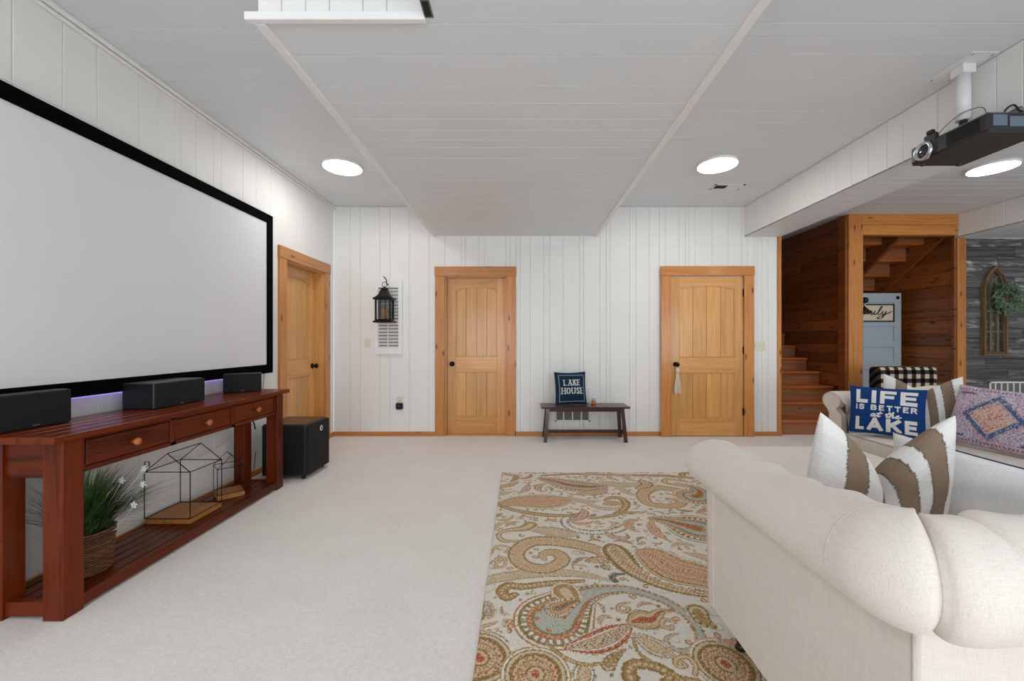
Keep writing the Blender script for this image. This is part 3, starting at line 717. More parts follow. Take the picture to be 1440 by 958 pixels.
    for size, tries, lim in ((.14, 500, .36), (.09, 1500, .28), (.05, 3200, .20)):      # middling sprays fill the gaps
        for k in range(tries):
            x, y = rg.uniform(RUG[0]-.03, RUG[1]+.03), rg.uniform(RUG[2]-.03, RUG[3]+.03); r = size*rg.uniform(.8, 1.2)
            sl = cv.win([(x, y)], r)
            if cv.used[sl].size == 0 or cv.used[sl].mean() > lim: continue
            a = rg.uniform(0, 6.28); turn = rg.choice([-1, 1])*rg.uniform(.12, .42); q = []; px_, py_ = x-r*.6*math.cos(a), y-r*.6*math.sin(a)
            for j in range(8):
                f = j/7; q.append((px_, py_, r*rg.choice([.30])*max(.10, math.sin(math.pi*(.12+.8*(1-f)))**1.3)*(1-.5*f))); px_ += r*.26*math.cos(a+turn*j); py_ += r*.26*math.sin(a+turn*j)
            rings(q, styles[rg.choice(['orange', 'leaf', 'swoosh', 'teal', 'red', 'gold', 'olive', 'orange', 'rod', 'spiral'])])
    for k in range(3600):
        x, y = rg.uniform(RUG[0]+.02, RUG[1]-.02), rg.uniform(RUG[2]+.02, RUG[3]-.02); r = rg.uniform(.008, .024)
        sl = cv.win([(x, y)], r)
        if cv.used[sl].mean() > .12: continue
        kind = rg.random()
        if kind < .40: star(x, y, r, rg.choice(['olive', 'gold', 'rust', 'moss', 'slate', 'tan']), rg.choice(['red', 'sand', None]), rg.choice([4, 5, 5, 6]))
        elif kind < .75: curl(x, y, r, rg.uniform(0, 6), rg.choice(['gold', 'olive', 'moss', 'slate', 'tan']), .005)
        else:
            a = rg.uniform(0, 3.1); q = [(x+d*r*math.cos(a), y+d*r*math.sin(a), .012*(1-d*d)+.002) for d in (-1, -.5, 0, .5, 1)]
            rings(q, [(0, 1, rg.choice(['moss', 'gold', 'rust']), None), (0, .5, 'sand', None)])
    rs = np.random.RandomState(2); cv.c *= (1+.10*rs.uniform(-1, 1, cv.c.shape[:2]))[..., None]      # uneven yarn
    sp = rs.uniform(0, 1, cv.c.shape[:2]); cv.c[(sp < .10) & cv.used] = lin(C['sand']); cv.c[(sp > .955) & cv.used] = lin(C['olive'])
    return cv
def build_rug():
    cv = paint_rug(); nx, ny = cv.nx, cv.ny
    X, Y = np.meshgrid(cv.xs, cv.ys); Z = np.full(X.shape, .012)
    Z[0, :] = Z[-1, :] = 0.001; Z[:, 0] = Z[:, -1] = 0.001
    Z[1:-1, 1:-1] += np.random.RandomState(3).uniform(-.0006, .0006, Z[1:-1, 1:-1].shape)
    co = np.stack([X-RUG[0], Y-RUG[2], Z], -1).reshape(-1, 3).astype(np.float32)
    i = np.arange(nx*ny).reshape(ny, nx); q = np.stack([i[:-1, :-1], i[:-1, 1:], i[1:, 1:], i[1:, :-1]], -1).reshape(-1)
    o = grid_mesh('area_rug', co, q, cv.c.reshape(-1, 3), M['rug']); o.location = (RUG[0], RUG[2], 0)
    tag(o, 'large cream paisley area rug in gold, rust and grey-blue scrolls', 'rug')
def grid_mesh(name, co, quads, col, mat, parent=None):
    me = bpy.data.meshes.new(name); nf = len(quads)//4
    me.vertices.add(len(co)); me.vertices.foreach_set('co', np.ascontiguousarray(co, dtype=np.float32).reshape(-1))
    me.loops.add(len(quads)); me.loops.foreach_set('vertex_index', np.ascontiguousarray(quads, dtype=np.int32))
    me.polygons.add(nf); me.polygons.foreach_set('loop_start', np.arange(0, nf*4, 4, dtype=np.int32))
    me.update(calc_edges=True); me.validate()
    at = me.color_attributes.new('Col', 'FLOAT_COLOR', 'POINT')
    at.data.foreach_set('color', np.concatenate([col, np.ones((len(col), 1))], 1).astype(np.float32).reshape(-1))
    me.materials.append(mat); me.polygons.foreach_set('use_smooth', np.ones(nf, bool))
    o = bpy.data.objects.new(name, me); COL.objects.link(o)
    if parent is not None: o.parent = parent
    return o
build_rug()

# ------------------------------------------------------------------ pillows
def pillow(name, label, w, h, t, front, back, centre, right, up, group=None, chop=0.0, n=150, piping=None, corner=0.06, slump=0.0):
    """front/back: a Canvas on x in [-w/2,w/2], y in [-h/2,h/2], or a plain colour"""
    nu, nv = n, max(40, int(n*h/w)); u = np.linspace(-1, 1, nu); v = np.linspace(-1, 1, nv); U, V = np.meshgrid(u, v)
    def shape(sgn):
        x = w/2*U*(1-corner*(1-V**2)*U**2); y = h/2*V*(1-corner*(1-U**2)*V**2)
        prof = np.clip((1-U**2)*(1-V**2), 0, 1)**.42
        rs = np.sin(U*7.1+V*4.3+w*30)*.5+np.sin(U*3.7-V*8.3+h*40)*.5
        z = sgn*t/2*prof*(1+.06*rs)
        if chop:
            vv = np.clip((V+1)/2, 0, 1); g = (1-np.abs(U))**1.15*vv**1.3
            x = np.sign(U)*w/2*np.abs(U)**(1+.35*vv**1.5)*(1+.05*(1-vv)); y = y-chop*g
            gc = np.exp(-(U/.22)**2)*vv**1.5; z = z*(1-.6*gc)-.02*gc
        if slump: z = z+slump*(V**2)*(1-.3*U**2)
        return np.stack([x, y, z], -1).reshape(-1, 3)
    def cols(c):
        if isinstance(c, Canvas):
            ix = np.clip(np.round((U*w/2-c.xs[0])/(c.xs[-1]-c.xs[0])*(c.nx-1)).astype(int), 0, c.nx-1)
            iy = np.clip(np.round((V*h/2-c.ys[0])/(c.ys[-1]-c.ys[0])*(c.ny-1)).astype(int), 0, c.ny-1)
            return c.c[iy, ix].reshape(-1, 3)
        return np.tile(np.array(lin(c)), (nu*nv, 1))
    i = np.arange(nu*nv).reshape(nv, nu); q = np.stack([i[:-1, :-1], i[:-1, 1:], i[1:, 1:], i[1:, :-1]], -1).reshape(-1, 4)
    co = np.concatenate([shape(1), shape(-1)]); qs = np.concatenate([q, q[:, ::-1]+nu*nv]).reshape(-1)
    o = grid_mesh(name, co, qs, np.concatenate([cols(front), cols(back)]), M['print'])
    r = Vector(right).normalized(); upv = Vector(up); upv = (upv-r*upv.dot(r)).normalized(); nrm = r.cross(upv)
    mat = Matrix((r, upv, nrm)).transposed().to_4x4(); mat.translation = Vector(centre); o.matrix_world = mat
    tag(o, label, 'pillow', group)
    if piping is not None:
        P = shape(1).reshape(nv, nu, 3); loop = [P[nv-1, k] for k in range(1, nu-1, 2)]
        MB().tube([tuple(map(float, p)) for p in loop], .0035, 6).build('piping', piping, o, True)
    return o
# block and serif lettering drawn on a canvas
BL = {'L': [[(0, 1), (0, 0), (1, 0)]], 'I': [[(.5, 1), (.5, 0)]], 'F': [[(0, 0), (0, 1), (1, 1)], [(0, .52), (.8, .52)]], 'E': [[(1, 1), (0, 1), (0, 0), (1, 0)], [(0, .52), (.85, .52)]],
      'S': [[(.95, .82), (.7, 1), (.3, 1), (.05, .80), (.2, .58), (.8, .44), (.97, .22), (.72, 0), (.28, 0), (.03, .18)]], 'B': [[(0, 0), (0, 1), (.7, 1), (.92, .77), (.7, .53), (0, .53)], [(.7, .53), (1, .27), (.72, 0), (0, 0)]],
      'T': [[(0, 1), (1, 1)], [(.5, 1), (.5, 0)]], 'R': [[(0, 0), (0, 1), (.7, 1), (.95, .76), (.7, .50), (0, .50)], [(.5, .5), (1, 0)]], 'A': [[(0, 0), (.5, 1), (1, 0)], [(.2, .30), (.8, .30)]],
      'K': [[(0, 0), (0, 1)], [(.95, 1), (.05, .42)], [(.35, .62), (1, 0)]], 'H': [[(0, 0), (0, 1)], [(1, 0), (1, 1)], [(0, .52), (1, .52)]],
      'O': [[(.5+.5*math.cos(a*math.pi/12), .5+.5*math.sin(a*math.pi/12)) for a in range(25)]], 'U': [[(0, 1), (0, .3), (.15, .06), (.5, 0), (.85, .06), (1, .3), (1, 1)]]}
def seg(cv, a, b, t, col):
    dx, dy = b[0]-a[0], b[1]-a[1]; L = math.hypot(dx, dy) or 1; nx, ny = -dy/L*t/2, dx/L*t/2; ex, ey = dx/L*t/2*.98, dy/L*t/2*.98
    cv.poly([(a[0]-ex+nx, a[1]-ey+ny), (b[0]+ex+nx, b[1]+ey+ny), (b[0]+ex-nx, b[1]+ey-ny), (a[0]-ex-nx, a[1]-ey-ny)], col)
def word(cv, text, x0, x1, y0, y1, t, gap, col, rel=None, serif=0.0, thin=None):
    rel = rel or {'I': .35, 'L': .8, 'E': .85, 'F': .85, 'S': .9, 'T': .9}
    if not serif: rel = dict(rel, I=t*1.02/((x1-x0)/len(text))) if 'I' in text else rel
    ws_ = [rel.get(c, 1.0) for c in text]; unit = (x1-x0-gap*(len(text)-1))/sum(ws_); x = x0
    for c, wr in zip(text, ws_):
        if c == ' ': x += unit*wr+gap; continue
        gw = unit*wr; i = t/2
        f = lambda p: (x+i+p[0]*(gw-2*i), y0+i*.9+p[1]*(y1-y0-1.8*i))
        for line in BL[c]:
            for a, b in zip(line[:-1], line[1:]):
                A, B = f(a), f(b); vert = abs(B[1]-A[1]) > abs(B[0]-A[0])*1.0
                th = t if (thin is None or vert) else thin
                if thin is not None and c == 'A' and b == (.5, 1): th = thin
                seg(cv, A, B, th, col)
                if serif and vert:
                    for p, e in ((A, a), (B, b)):
                        if e[1] in (0, 1) and c not in 'SOU' or (c == 'U' and e[1] == 1): seg(cv, (p[0]-serif, p[1]), (p[0]+serif, p[1]), thin*1.1, col)
        x += gw+gap
def script(cv, strokes, x0, y0, sx, sy, w, col, slant=0.25):
    for s_ in strokes:
        p = catmull([(x0+(a+slant*b)*sx, y0+b*sy, w) for a, b in s_], 8); cv.stroke(p, col)
AT_THE = [[(.55, .8), (.25, 1.0), (.02, .5), (.2, .02), (.5, .35), (.6, .95), (.55, .25), (.75, .02), (1.0, .4), (1.2, 1.0), (1.32, 1.75)], [(1.32, 1.75), (1.18, .6), (1.25, .05), (1.6, .25)], [(.9, 1.15), (1.65, 1.25)],
          [(2.35, .9), (2.7, 1.3), (2.78, 1.8), (2.62, .5), (2.72, .05), (3.0, .35)], [(2.35, 1.15), (3.1, 1.25)], [(3.0, .35), (3.4, 1.5), (3.35, 1.95), (3.2, 1.4), (3.1, .0), (3.3, .75), (3.6, .9), (3.62, .3), (3.75, .02), (4.05, .3)], [(4.05, .3), (4.45, .7), (4.4, .98), (4.15, .7), (4.2, .1), (4.55, .05), (4.95, .45)]]
FAMILY = [[(.9, 1.9), (.5, 1.7), (.3, .8), (.25, -.6)], [(.05, .9), (.8, 1.0)], [(1.35, .85), (1.0, 1.0), (.85, .4), (1.05, .02), (1.4, .6), (1.45, .95), (1.4, .3), (1.6, .05), (1.85, .6), (2.0, .95), (1.95, .05)],
          [(1.95, .1), (2.25, .9), (2.4, .85), (2.38, .05)], [(2.38, .1), (2.7, .9), (2.85, .8), (2.82, .25), (3.0, .02), (3.3, .55), (3.4, .95), (3.36, .3), (3.55, .02), (3.9, .5)], [(3.9, .5), (4.35, 1.6), (4.25, 2.0), (4.02, 1.3), (4.02, .25), (4.25, .02), (4.6, .5), (4.65, .95)],
          [(4.65, .95), (4.7, .3), (5.0, .1), (5.25, .9)], [(5.25, .95), (5.1, -.2), (4.6, -.85), (4.0, -.7), (4.5, -.35), (5.3, .1), (6.2, .85)]]
def life_canvas(w, h):
    cv = Canvas(-w/2, w/2, -h/2, h/2, .0016, (26, 66, 124)); ink = (236, 234, 230)
    rr = np.random.RandomState(4).uniform(.9, 1.06, cv.c.shape[:2])[..., None]; cv.c = cv.c*rr
    a, b = -w*.40, w*.40
    word(cv, 'LIFE', a, b, h*.14, h*.42, .027, .022, ink, {'I': .40, 'L': .82, 'F': 1.0, 'E': 1.05}); 
    word(cv, 'IS', a, a+w*.125, -.005*h, h*.105, .0095, .008, ink, {'S': 1.0}); word(cv, 'BETTER', a+w*.21, b, -.005*h, h*.105, .0098, .012, ink)
    script(cv, AT_THE, -w*.19, -h*.135, w*.077, h*.058, .0042, ink)
    word(cv, 'LAKE', a, b, -h*.43, -h*.165, .025, .018, ink, {'L': .75, 'A': 1.25, 'K': 1.15, 'E': .95})
    wear = np.random.RandomState(9).uniform(0, 1, cv.used.shape) < .05; cv.c[cv.used & wear] *= .75
    return cv
def lakehouse_canvas(w, h):
    cv = Canvas(-w/2, w/2, -h/2, h/2, .0016, (28, 52, 74)); ink = (226, 226, 222)
    for s in (-1, 1):
        seg(cv, (-w*.40, s*h*.40), (w*.40, s*h*.40), .006, (190, 196, 200)); seg(cv, (s*w*.40, -h*.40), (s*w*.40, h*.40), .006, (190, 196, 200))
    word(cv, 'LAKE', -w*.26, w*.27, h*.08, h*.26, .012, .012, ink, {'A': 1.15}, .011, .006)
    word(cv, 'HOUSE', -w*.34, w*.36, -h*.17, h*.02, .012, .012, ink, {'S': .8, 'E': .85}, .011, .006)
    return cv
def stripe_canvas(w, h, seed=1, browns=((-.37, -.25), (-.13, -.03), (.08, .18), (.27, .39))):
    cv = Canvas(-w/2, w/2, -h/2, h/2, .0012, (238, 237, 234)); X, Y = np.meshgrid(cv.xs, cv.ys); rs = np.random.RandomState(seed)
    hair = np.repeat(rs.uniform(-1, 1, (cv.ny//3+1, 1)), 3, 0)[:cv.ny]; hair2 = np.repeat(rs.uniform(-1, 1, (cv.ny//2+1, 1)), 2, 0)[:cv.ny]
    cv.c *= (1+.05*rs.uniform(-1, 1, (cv.ny, 1, 1)))
    for a, b in browns:
        e0 = a*w+hair*.0016; e1 = b*w+hair2*.0016
        k = (X > e0) & (X < e1); cv.c[k] = np.array(lin((146, 126, 106)))*(1+.08*rs.uniform(-1, 1, k.sum()))[:, None]
        for e, hh in ((e0, hair2), (e1, hair)): kk = np.abs(X-e-.002*hh) < .0020; cv.c[kk] = lin((104, 98, 96))
    return cv
def kilim_canvas(w, h):
    cv = Canvas(-w/2, w/2, -h/2, h/2, .002, (206, 194, 208)); rg = random.Random(8); X, Y = np.meshgrid(cv.xs, cv.ys)
    pal = [(206, 146, 162), (140, 148, 180), (222, 214, 222), (196, 124, 142), (166, 164, 196), (218, 176, 172), (232, 226, 228), (124, 132, 164), (212, 184, 202), (214, 204, 216)]
    def blot(n, lo, hi, pal, test):
        for _ in range(n):
            x, y = rg.uniform(-w/2, w/2), rg.uniform(-h/2, h/2)
            if not test(x, y): continue
            k = rg.random(); r = rg.uniform(lo, hi); c = rg.choice(pal)
            if k < .5: cv.poly([(x-r, y), (x, y+r*.8), (x+r, y), (x, y-r*.8)], c)
            else: a = rg.uniform(0, 3.14); cv.stroke([(x-r*math.cos(a), y-r*math.sin(a), .0022), (x+r*math.cos(a+.5), y+r*math.sin(a+.5), .0022)], c)
    blot(5200, .0025, .007, pal, lambda x, y: True)
    for s in (-1, 1):
        for k in range(26): x = -w*.46+k*w*.92/25; cv.poly([(x-.007, s*h*.43), (x, s*h*.43+.010), (x+.007, s*h*.43), (x, s*h*.43-.010)], rg.choice([(188, 96, 116), (110, 120, 160)]))
    cx, cy = -w*.02, 0.0; d = lambda x, y: abs(x-cx)/(w*.29)+abs(y-cy)/(h*.36)
    D = np.abs(X-cx)/(w*.29)+np.abs(Y-cy)/(h*.36); wob = .07*np.sin(X*330)*np.sin(Y*330)
    for lo, hi, c in ((.80, 1.04, (88, 106, 142)), (.72, .80, (206, 198, 208)), (0, .72, (222, 188, 178))): k = (D+wob >= lo) & (D+wob < hi); cv.c[k] = lin(c)
    blot(3600, .002, .006, [(214, 110, 110), (232, 196, 150), (120, 126, 166), (236, 214, 200), (190, 84, 96)], lambda x, y: d(x, y) < .76)
    blot(2200, .002, .006, [(108, 126, 160), (70, 88, 126), (190, 186, 202)], lambda x, y: .80 < d(x, y) < 1.10)
    for sx in (-1, 1):
        for sy in (-1, 1):
            for k in range(5): x, y = sx*w*(.40-k*.03), sy*h*(.38-.0*k); cv.poly([(x-.016, y), (x, y+.02*sy*-1), (x+.016, y)], rg.choice([(84, 100, 146), (176, 70, 90)]))
    return cv

# ------------------------------------------------------------------ rolled-arm tufted sofas
def make_sofa(name, label, loc, rotz, W, D, group, H=.845, n_cushions=2):
    """local: outer panels at x=0..W, y=0 (back) .. D (front); faces +y"""
    root = thing(name, label, 'sofa', loc, rotz, group); r0 = .05; B = .11; CR = H-.207
    # profile across the roll: (outward offset, height), from the outer crease over the top to the seat
    prof = [(-.005, CR+.005), (.03, CR-.006), (.065, CR+.004), (.098, CR+.034), (.116, CR+.078), (.114, CR+.122), (.094, CR+.165), (.058, CR+.197), (.012, CR+.213), (-.035, CR+.211), (-.08, CR+.192), (-.117, CR+.158), (-.142, CR+.112), (-.158, CR+.055), (-.17, CR-.02), (-.18, CR-.10), (-.188, CR-.19)]
    prof = catmull(prof, 4); np_ = len(prof)
    nA, nC, nB = int(D/.007), 24, int(W/.007)
    def path(o, i):
        R = max(r0+o, .012); xl, yb = -o, -o
        if i <= nA: t = i/nA; return (xl, D+(yb+R-D)*t), (-1, 0), 'arm'
        i -= nA
        if i <= nC: a = math.pi+(math.pi/2)*i/nC; return (xl+R+R*math.cos(a), yb+R+R*math.sin(a)), (math.cos(a), math.sin(a)), 'corner'
        i -= nC
        if i <= nB: t = i/nB; return (xl+R+(W+2*o-2*R)*t, yb), (0, -1), 'back'
        i -= nB; xr = W+o
        if i <= nC: a = 1.5*math.pi+(math.pi/2)*i/nC; return (xr-R+R*math.cos(a), yb+R+R*math.sin(a)), (math.cos(a), math.sin(a)), 'corner'
        i -= nC; t = i/nA; return (xr, yb+R+(D-yb-R)*t), (1, 0), 'arm'
    nI = nA+nC+nB+nC+nA
    # running length along the middle line for the tufting
    S = [0.0]; pts = [Vector(path(0, i)[0]) for i in range(nI+1)]
    for a, b in zip(pts[:-1], pts[1:]): S.append(S[-1]+(b-a).length)
    s_c1, s_c2 = S[nA+nC], S[nA+nC+nB]
    PL_ = [0.0]
    for a, b in zip(prof[:-1], prof[1:]): PL_.append(PL_[-1]+math.hypot(b[0]-a[0], b[1]-a[1]))
    tot = PL_[-1]; row1, row2 = tot*.545, tot*.78; step = .165
    tuft = [(s, row1) for s in np.arange(.09, S[-1], step)]+[(s+step/2, row2) for s in np.arange(.09, S[-1], step)]
    arc = S[nA+nC]-S[nA]; first, last = S[nA]+.66*arc, S[nI-nA]-.66*arc
    seams = [first]+[s_c1+.075+.165*k for k in range(0, int((s_c2-s_c1-.15)/.165)+1)]+[last]
    def disp(s, q):
        d = 0.0
        for ts, tq in tuft:
            e2 = (s-ts)**2+(q-tq)**2
            if e2 < .012: d -= .020*math.exp(-e2/(2*.012**2))+.014*math.exp(-e2/(2*.034**2))
        if row1 < q < row2:                                   # folds of the diamonds
            for ts, tq in tuft[:len(tuft)//2]:
                f = (q-row1)/(row2-row1)
                for sg in (-1, 1):
                    e = abs(s-(ts+sg*f*step/2))
                    if e < .03: d -= .007*math.exp(-(e/.008)**2)
        for k, ss in enumerate(seams):
            e = abs(s-ss)*(2.4 if k in (0, len(seams)-1) else 1.0)
            if e < .06 and q < tot*.62:
                deep = .018 if k in (0, len(seams)-1) else .010
                d -= deep*math.exp(-(e/.006)**2)+ (deep*.5)*math.exp(-(e/.022)**2)
        if q > row1*.5 and q < tot*.9: d += .006*math.cos((s-.09)/step*2*math.pi+math.pi)*max(0, 1-abs(q-row1)/.12)
        return d
    nrm = []
    for k in range(np_):
        a = prof[max(k-1, 0)]; b = prof[min(k+1, np_-1)]; tx, tz = b[0]-a[0], b[1]-a[1]; L = math.hypot(tx, tz); nrm.append((tz/L, -tx/L))
    vs = []; fs = []
    for i in range(nI+1):
        endf = min(i, nI-i)*.007
        sh = 1.0 if endf > .05 else math.sqrt(max(0, 1-(1-endf/.05)**2))*.16+.84
        for k in range(np_):
            o, z = prof[k]; dd = disp(S[i], PL_[k])
            o2, z2 = o+nrm[k][0]*dd, z+nrm[k][1]*dd
            arm_f = max(0.0, 1-S[i]/S[nA], (S[i]-S[nI-nA])/(S[nI]-S[nI-nA]))          # arms dip towards the front
            if z2 > CR: z2 = CR+(z2-CR)*(1-.225*min(1, arm_f*2.2))
            if k < np_*.75: o2 = -.02+(o2+.02)*sh; z2 = (CR+.10)+(z2-CR-.10)*sh
            (x, y), n, zone = path(o2, i); vs.append((x, y, z2))
    for i in range(nI):
        for k in range(np_-1): fs.append((i*np_+k, (i+1)*np_+k, (i+1)*np_+k+1, i*np_+k+1))
    mesh('rolled_back_and_arms', vs, fs, M['linen'], root, True)
    # stitched seams: a mitre on each arm, the corner pleats and the pleats along the back
    for k, ss in enumerate([S[nA]-.035]+seams+[S[nI-nA]+.035]):
        i = min(range(nI+1), key=lambda j: abs(S[j]-ss)); line = [vs[i*np_+q] for q in range(1, int(np_*.56))]
        MB().tube(line, .0013 if k in (0, len(seams)+1) else .0019, 5).build('seam', M['piping'], root, True)
    # outer panels, with a fine welt at the corners
    for nm, g in (('outer_side', box_geo(-.001, .03, .004, D-.006, B, CR+.06, .006)), ('outer_side', box_geo(W-.03, W+.001, .004, D-.006, B, CR+.06, .006)), ('outer_back', box_geo(.004, W-.004, -.003, .03, B, CR+.06, .006))):
        mesh(nm, *g, M['linen'], root)
    for x in (0, W): MB().tube([(x, .002, B), (x, .002, CR+.02)], .0035, 6).build('welt', M['piping'], root, True)
    # scroll panels closing the arms
    for x0, sg in ((0, -1), (W, 1)):
        cx, cz = x0-sg*.015, CR+.085; out = []
        for k in range(29):
            a = math.radians(-58+ k*(296/28)); out.append((cx+sg*.096*math.cos(a), cz+.069*math.sin(a)))
        out = [(x0+sg*.003, B)]+[(x0+sg*.006, CR-.02)]+out+[(x0-sg*.125, CR-.02), (x0-sg*.135, B)]
        p = MB().prism(out, D-.03, D+.012).build('scroll_panel', M['linen'], root)
        MB().tube([(q[0], D+.012, q[1]) for q in out], .0045, 6).build('piping', M['piping'], p, True)
    # seat
    box('seat_deck', .12, W-.12, .12, D-.05, B, .30, M['linen'], root, .01)
    mesh('front_rail', *box_geo(.13, W-.13, D-.06, D-.004, B, .315, .012), M['linen'], root)
    cw = (W-.30)/n_cushions
    for k in range(n_cushions):
        c = mesh('seat_cushion', *soft_box_geo(.15+k*cw+.002, .15+(k+1)*cw-.002, .16, D+.015, .315, .455, .035, puff=.02, sub=12), M['linen'], root, True)
        xa, xb = .15+k*cw+.02, .15+(k+1)*cw-.02
        MB().tube([(xa, D+.010, .447), ((xa+xb)/2, D+.014, .45), (xb, D+.010, .447)], .004, 6).build('piping', M['piping'], c, True)
    for x in (.07, W-.07):
        for y in (.07, D-.10):
            MB().lathe([(.018, 0), (.022, .006), (.016, .018), (.014, .03), (.026, .055), (.034, .08), (.032, .1), (.038, B+.004)], (x, y, 0), 18).build('leg', M['legwood'], root, True)
    return root
make_sofa('sofa', 'oatmeal linen rolled-arm sofa standing on the paisley rug', (.785, .80, .013), 0, 1.62, .86, 'matching rolled-arm sofas', H=.838)
make_sofa('sofa', 'oatmeal linen rolled-arm sofa holding the navy lettered pillow, facing the projection screen', (3.62, 1.45, 0), math.pi/2, 2.04, .92, 'matching rolled-arm sofas', H=.818, n_cushions=1)

# upholstered ottoman between the sofas
ot = thing('ottoman', 'low cream upholstered ottoman between the two sofas', 'ottoman', (1.95, 2.55, .013), world=True)
mesh('cushion_top', *soft_box_geo(1.42, 2.46, 2.1, 3.02, .27, .425, .03, puff=.008, sub=10), M['ottoman'], ot, True)
box('base', 1.45, 2.43, 2.13, 2.99, .11, .28, M['ottoman'], ot, .01)
for x in (1.53, 2.35):
    for y in (2.21, 2.91): MB().lathe([(.018, .013), (.03, .06), (.034, .115)], (x, y, 0), 14).build('leg', M['legwood'], ot, True)

# pillows on the sofas and the bench
sw, sh = .44, .47
sw1, sh1 = .48, .47
pillow('throw_pillow', 'striped white and brown pillow dented at the top beside the plain white pillow', sw1, sh1, .17, stripe_canvas(sw1, sh1, 1), stripe_canvas(sw1, sh1, 2),
       (1.248, 1.40, .728), (1, .04, -.03), (0, -.12, 1), chop=.26, corner=.03)
pillow('throw_pillow', 'striped white and brown pillow dented at the top behind the navy lettered pillow', sw, sh, .15, stripe_canvas(sw, sh, 3), (238, 237, 234),
       (3.10, 3.10, .712), (.80, -.60, 0), (.10, .1, 1), chop=.15, corner=.03)
lw, lh = .45, .375
pillow('lumbar_pillow', 'navy pillow lettered LIFE IS BETTER at the LAKE', lw, lh, .14, life_canvas(lw, lh), (26, 66, 124), (2.825, 3.105, .666), (.68, -.73, 0), (.16, .14, 1), n=260, corner=.05)
kw, kh = .56, .42
pillow('lumbar_pillow', 'pink, lilac and blue patterned pillow with a diamond, beside the navy lettered one', kw, kh, .15, kilim_canvas(kw, kh), (214, 204, 212), (3.185, 2.655, .684), (.12, -.95, -.03), (.30, .06, 1), n=240, corner=.04)
pillow('throw_pillow', 'plain white pillow with navy piping on the sofa on the rug', .54, .29, .14, (240, 240, 240), (238, 238, 238),
       (1.615, 1.40, .665), (.42, -.90, -.13), (-.05, 0, 1), piping=M['navycord'], n=90)

# ------------------------------------------------------------------ projection screen
scr = thing('projection_screen', 'wide white projection screen in a black velvet frame', 'projector screen', (WX, 2.55, .93), world=True)
sy0, sy1, sz0, sz1, sx1 = 1.30, 3.785, .915, 2.385, -2.33; bw = .08
box('screen_fabric', sx1-.02, sx1-.012, sy0+.03, sy1-.03, sz0+.03, sz1-.03, M['screen'], scr)
for a in ((sy0, sy0+bw, sz0, sz1), (sy1-bw, sy1, sz0, sz1), (sy0+bw, sy1-bw, sz0, sz0+bw), (sy0+bw, sy1-bw, sz1-bw, sz1)):
    box('frame_bar', WX+.002, sx1, a[0], a[1], a[2], a[3], M['blackvelvet'], scr, .004)
glow_strip = box('added_glow_strip', WX+.012, WX+.03, sy0+.1, sy1-.1, sz0-.010, sz0-.001, M['violet'], scr); glow_strip['label'] = 'added violet glowing strip'  # added strip that imitates the violet tint below the screen

# ------------------------------------------------------------------ console table
tb = thing('console_table', 'long cherry wood console table with three drawers and slatted shelf', 'table', (-2.15, 2.5, 0), world=True)
tx0, tx1, ty0, ty1, tz = -2.345, -1.935, 1.665, 3.37, .81
for k in range(5):
    a = tx0+(tx1-tx0)*k/5; b = tx0+(tx1-tx0)*(k+1)/5; box('top_plank', a+.0008, b-.0008, ty0, ty1, tz-.03, tz, M['cherry_y'], tb, .003)
for x in (tx0+.02, -2.062):
    for y in (1.731, 3.255): box('leg', x, x+.088, y, y+.088, 0, tz-.03, M['cherry_z'], tb, .004)
ap = .615
box('back_apron', tx0+.04, tx0+.06, 1.81, 3.26, ap, tz-.03, M['cherry_y'], tb)
for y in (1.745, 3.30): box('end_apron', tx0+.10, -2.055, y, y+.022, ap, tz-.03, M['cherry_x'], tb, .002)
fx = -1.985
box('apron_rail', fx-.02, fx, 1.819, 3.255, tz-.05, tz-.03, M['cherry_y'], tb, .002); box('apron_rail', fx-.02, fx, 1.819, 3.255, ap, ap+.022, M['cherry_y'], tb, .002)
dy = (3.255-1.819)/3
for k in range(4):
    y = 1.819+dy*k; w_ = .012 if k in (0, 3) else .018
    box('divider', fx-.02, fx, y-(0 if k == 0 else w_), y+(w_ if k < 3 else 0), ap, tz-.03, M['cherry_z'], tb, .002)
for k in range(3):
    y0, y1 = 1.819+dy*k+.022, 1.819+dy*(k+1)-.022
    dr = box('drawer', fx-.30, fx-.004, y0, y1, ap+.025, tz-.054, M['cherry_y'], tb, .003)
    MB().lathe([(.010, 0), (.009, .012), (.017, .018), (.020, .026), (.017, .034), (.001, .037)], (fx-.004, (y0+y1)/2, (ap+tz-.03)/2), 16, 'x').build('knob', M['tread'], dr, True)
for y in (1.745, 3.285): box('shelf_end_rail', tx0+.10, -2.055, y, y+.03, .012, .075, M['cherry_x'], tb, .003)
for x in (tx0+.03, -2.01): box('shelf_rail', x, x+.03, 1.815, 3.26, .012, .068, M['cherry_y'], tb, .003)
for k in range(4):
    a = tx0+.065+k*.0675; box('shelf_slat', a, a+.060, 1.76, 3.31, .050, .068, M['cherry_y'], tb, .003)

# speakers
def speaker(name, label, c, size, rotz, badge=None):
    o = thing(name, label, 'speaker', c, rotz, 'black speakers on the console table'); x, y, z = size
    box('cabinet', -x/2, x/2-.012, -y/2, y/2, 0, z, M['black'], o, .006)
    box('front_grille', x/2-.012, x/2, -y/2+.002, y/2-.002, .002, z-.002, M['blackmatte'], o, .005)
    box('badge', x/2, x/2+.001, -.012, .012, .012, .016, M['ventgrey'], o)
    return o
speaker('center_speaker', 'wide black centre speaker in the middle of the console table', (-2.225, 2.525, tz), (.20, .37, .155), 0)
speaker('side_speaker', 'black side speaker on the console table beside the basket end', (-2.275, 1.85, tz), (.09, .30, .165), 0)
speaker('side_speaker', 'black side speaker on the console table at the subwoofer end', (-2.205, 3.19, tz), (.10, .25, .145), math.radians(-58))
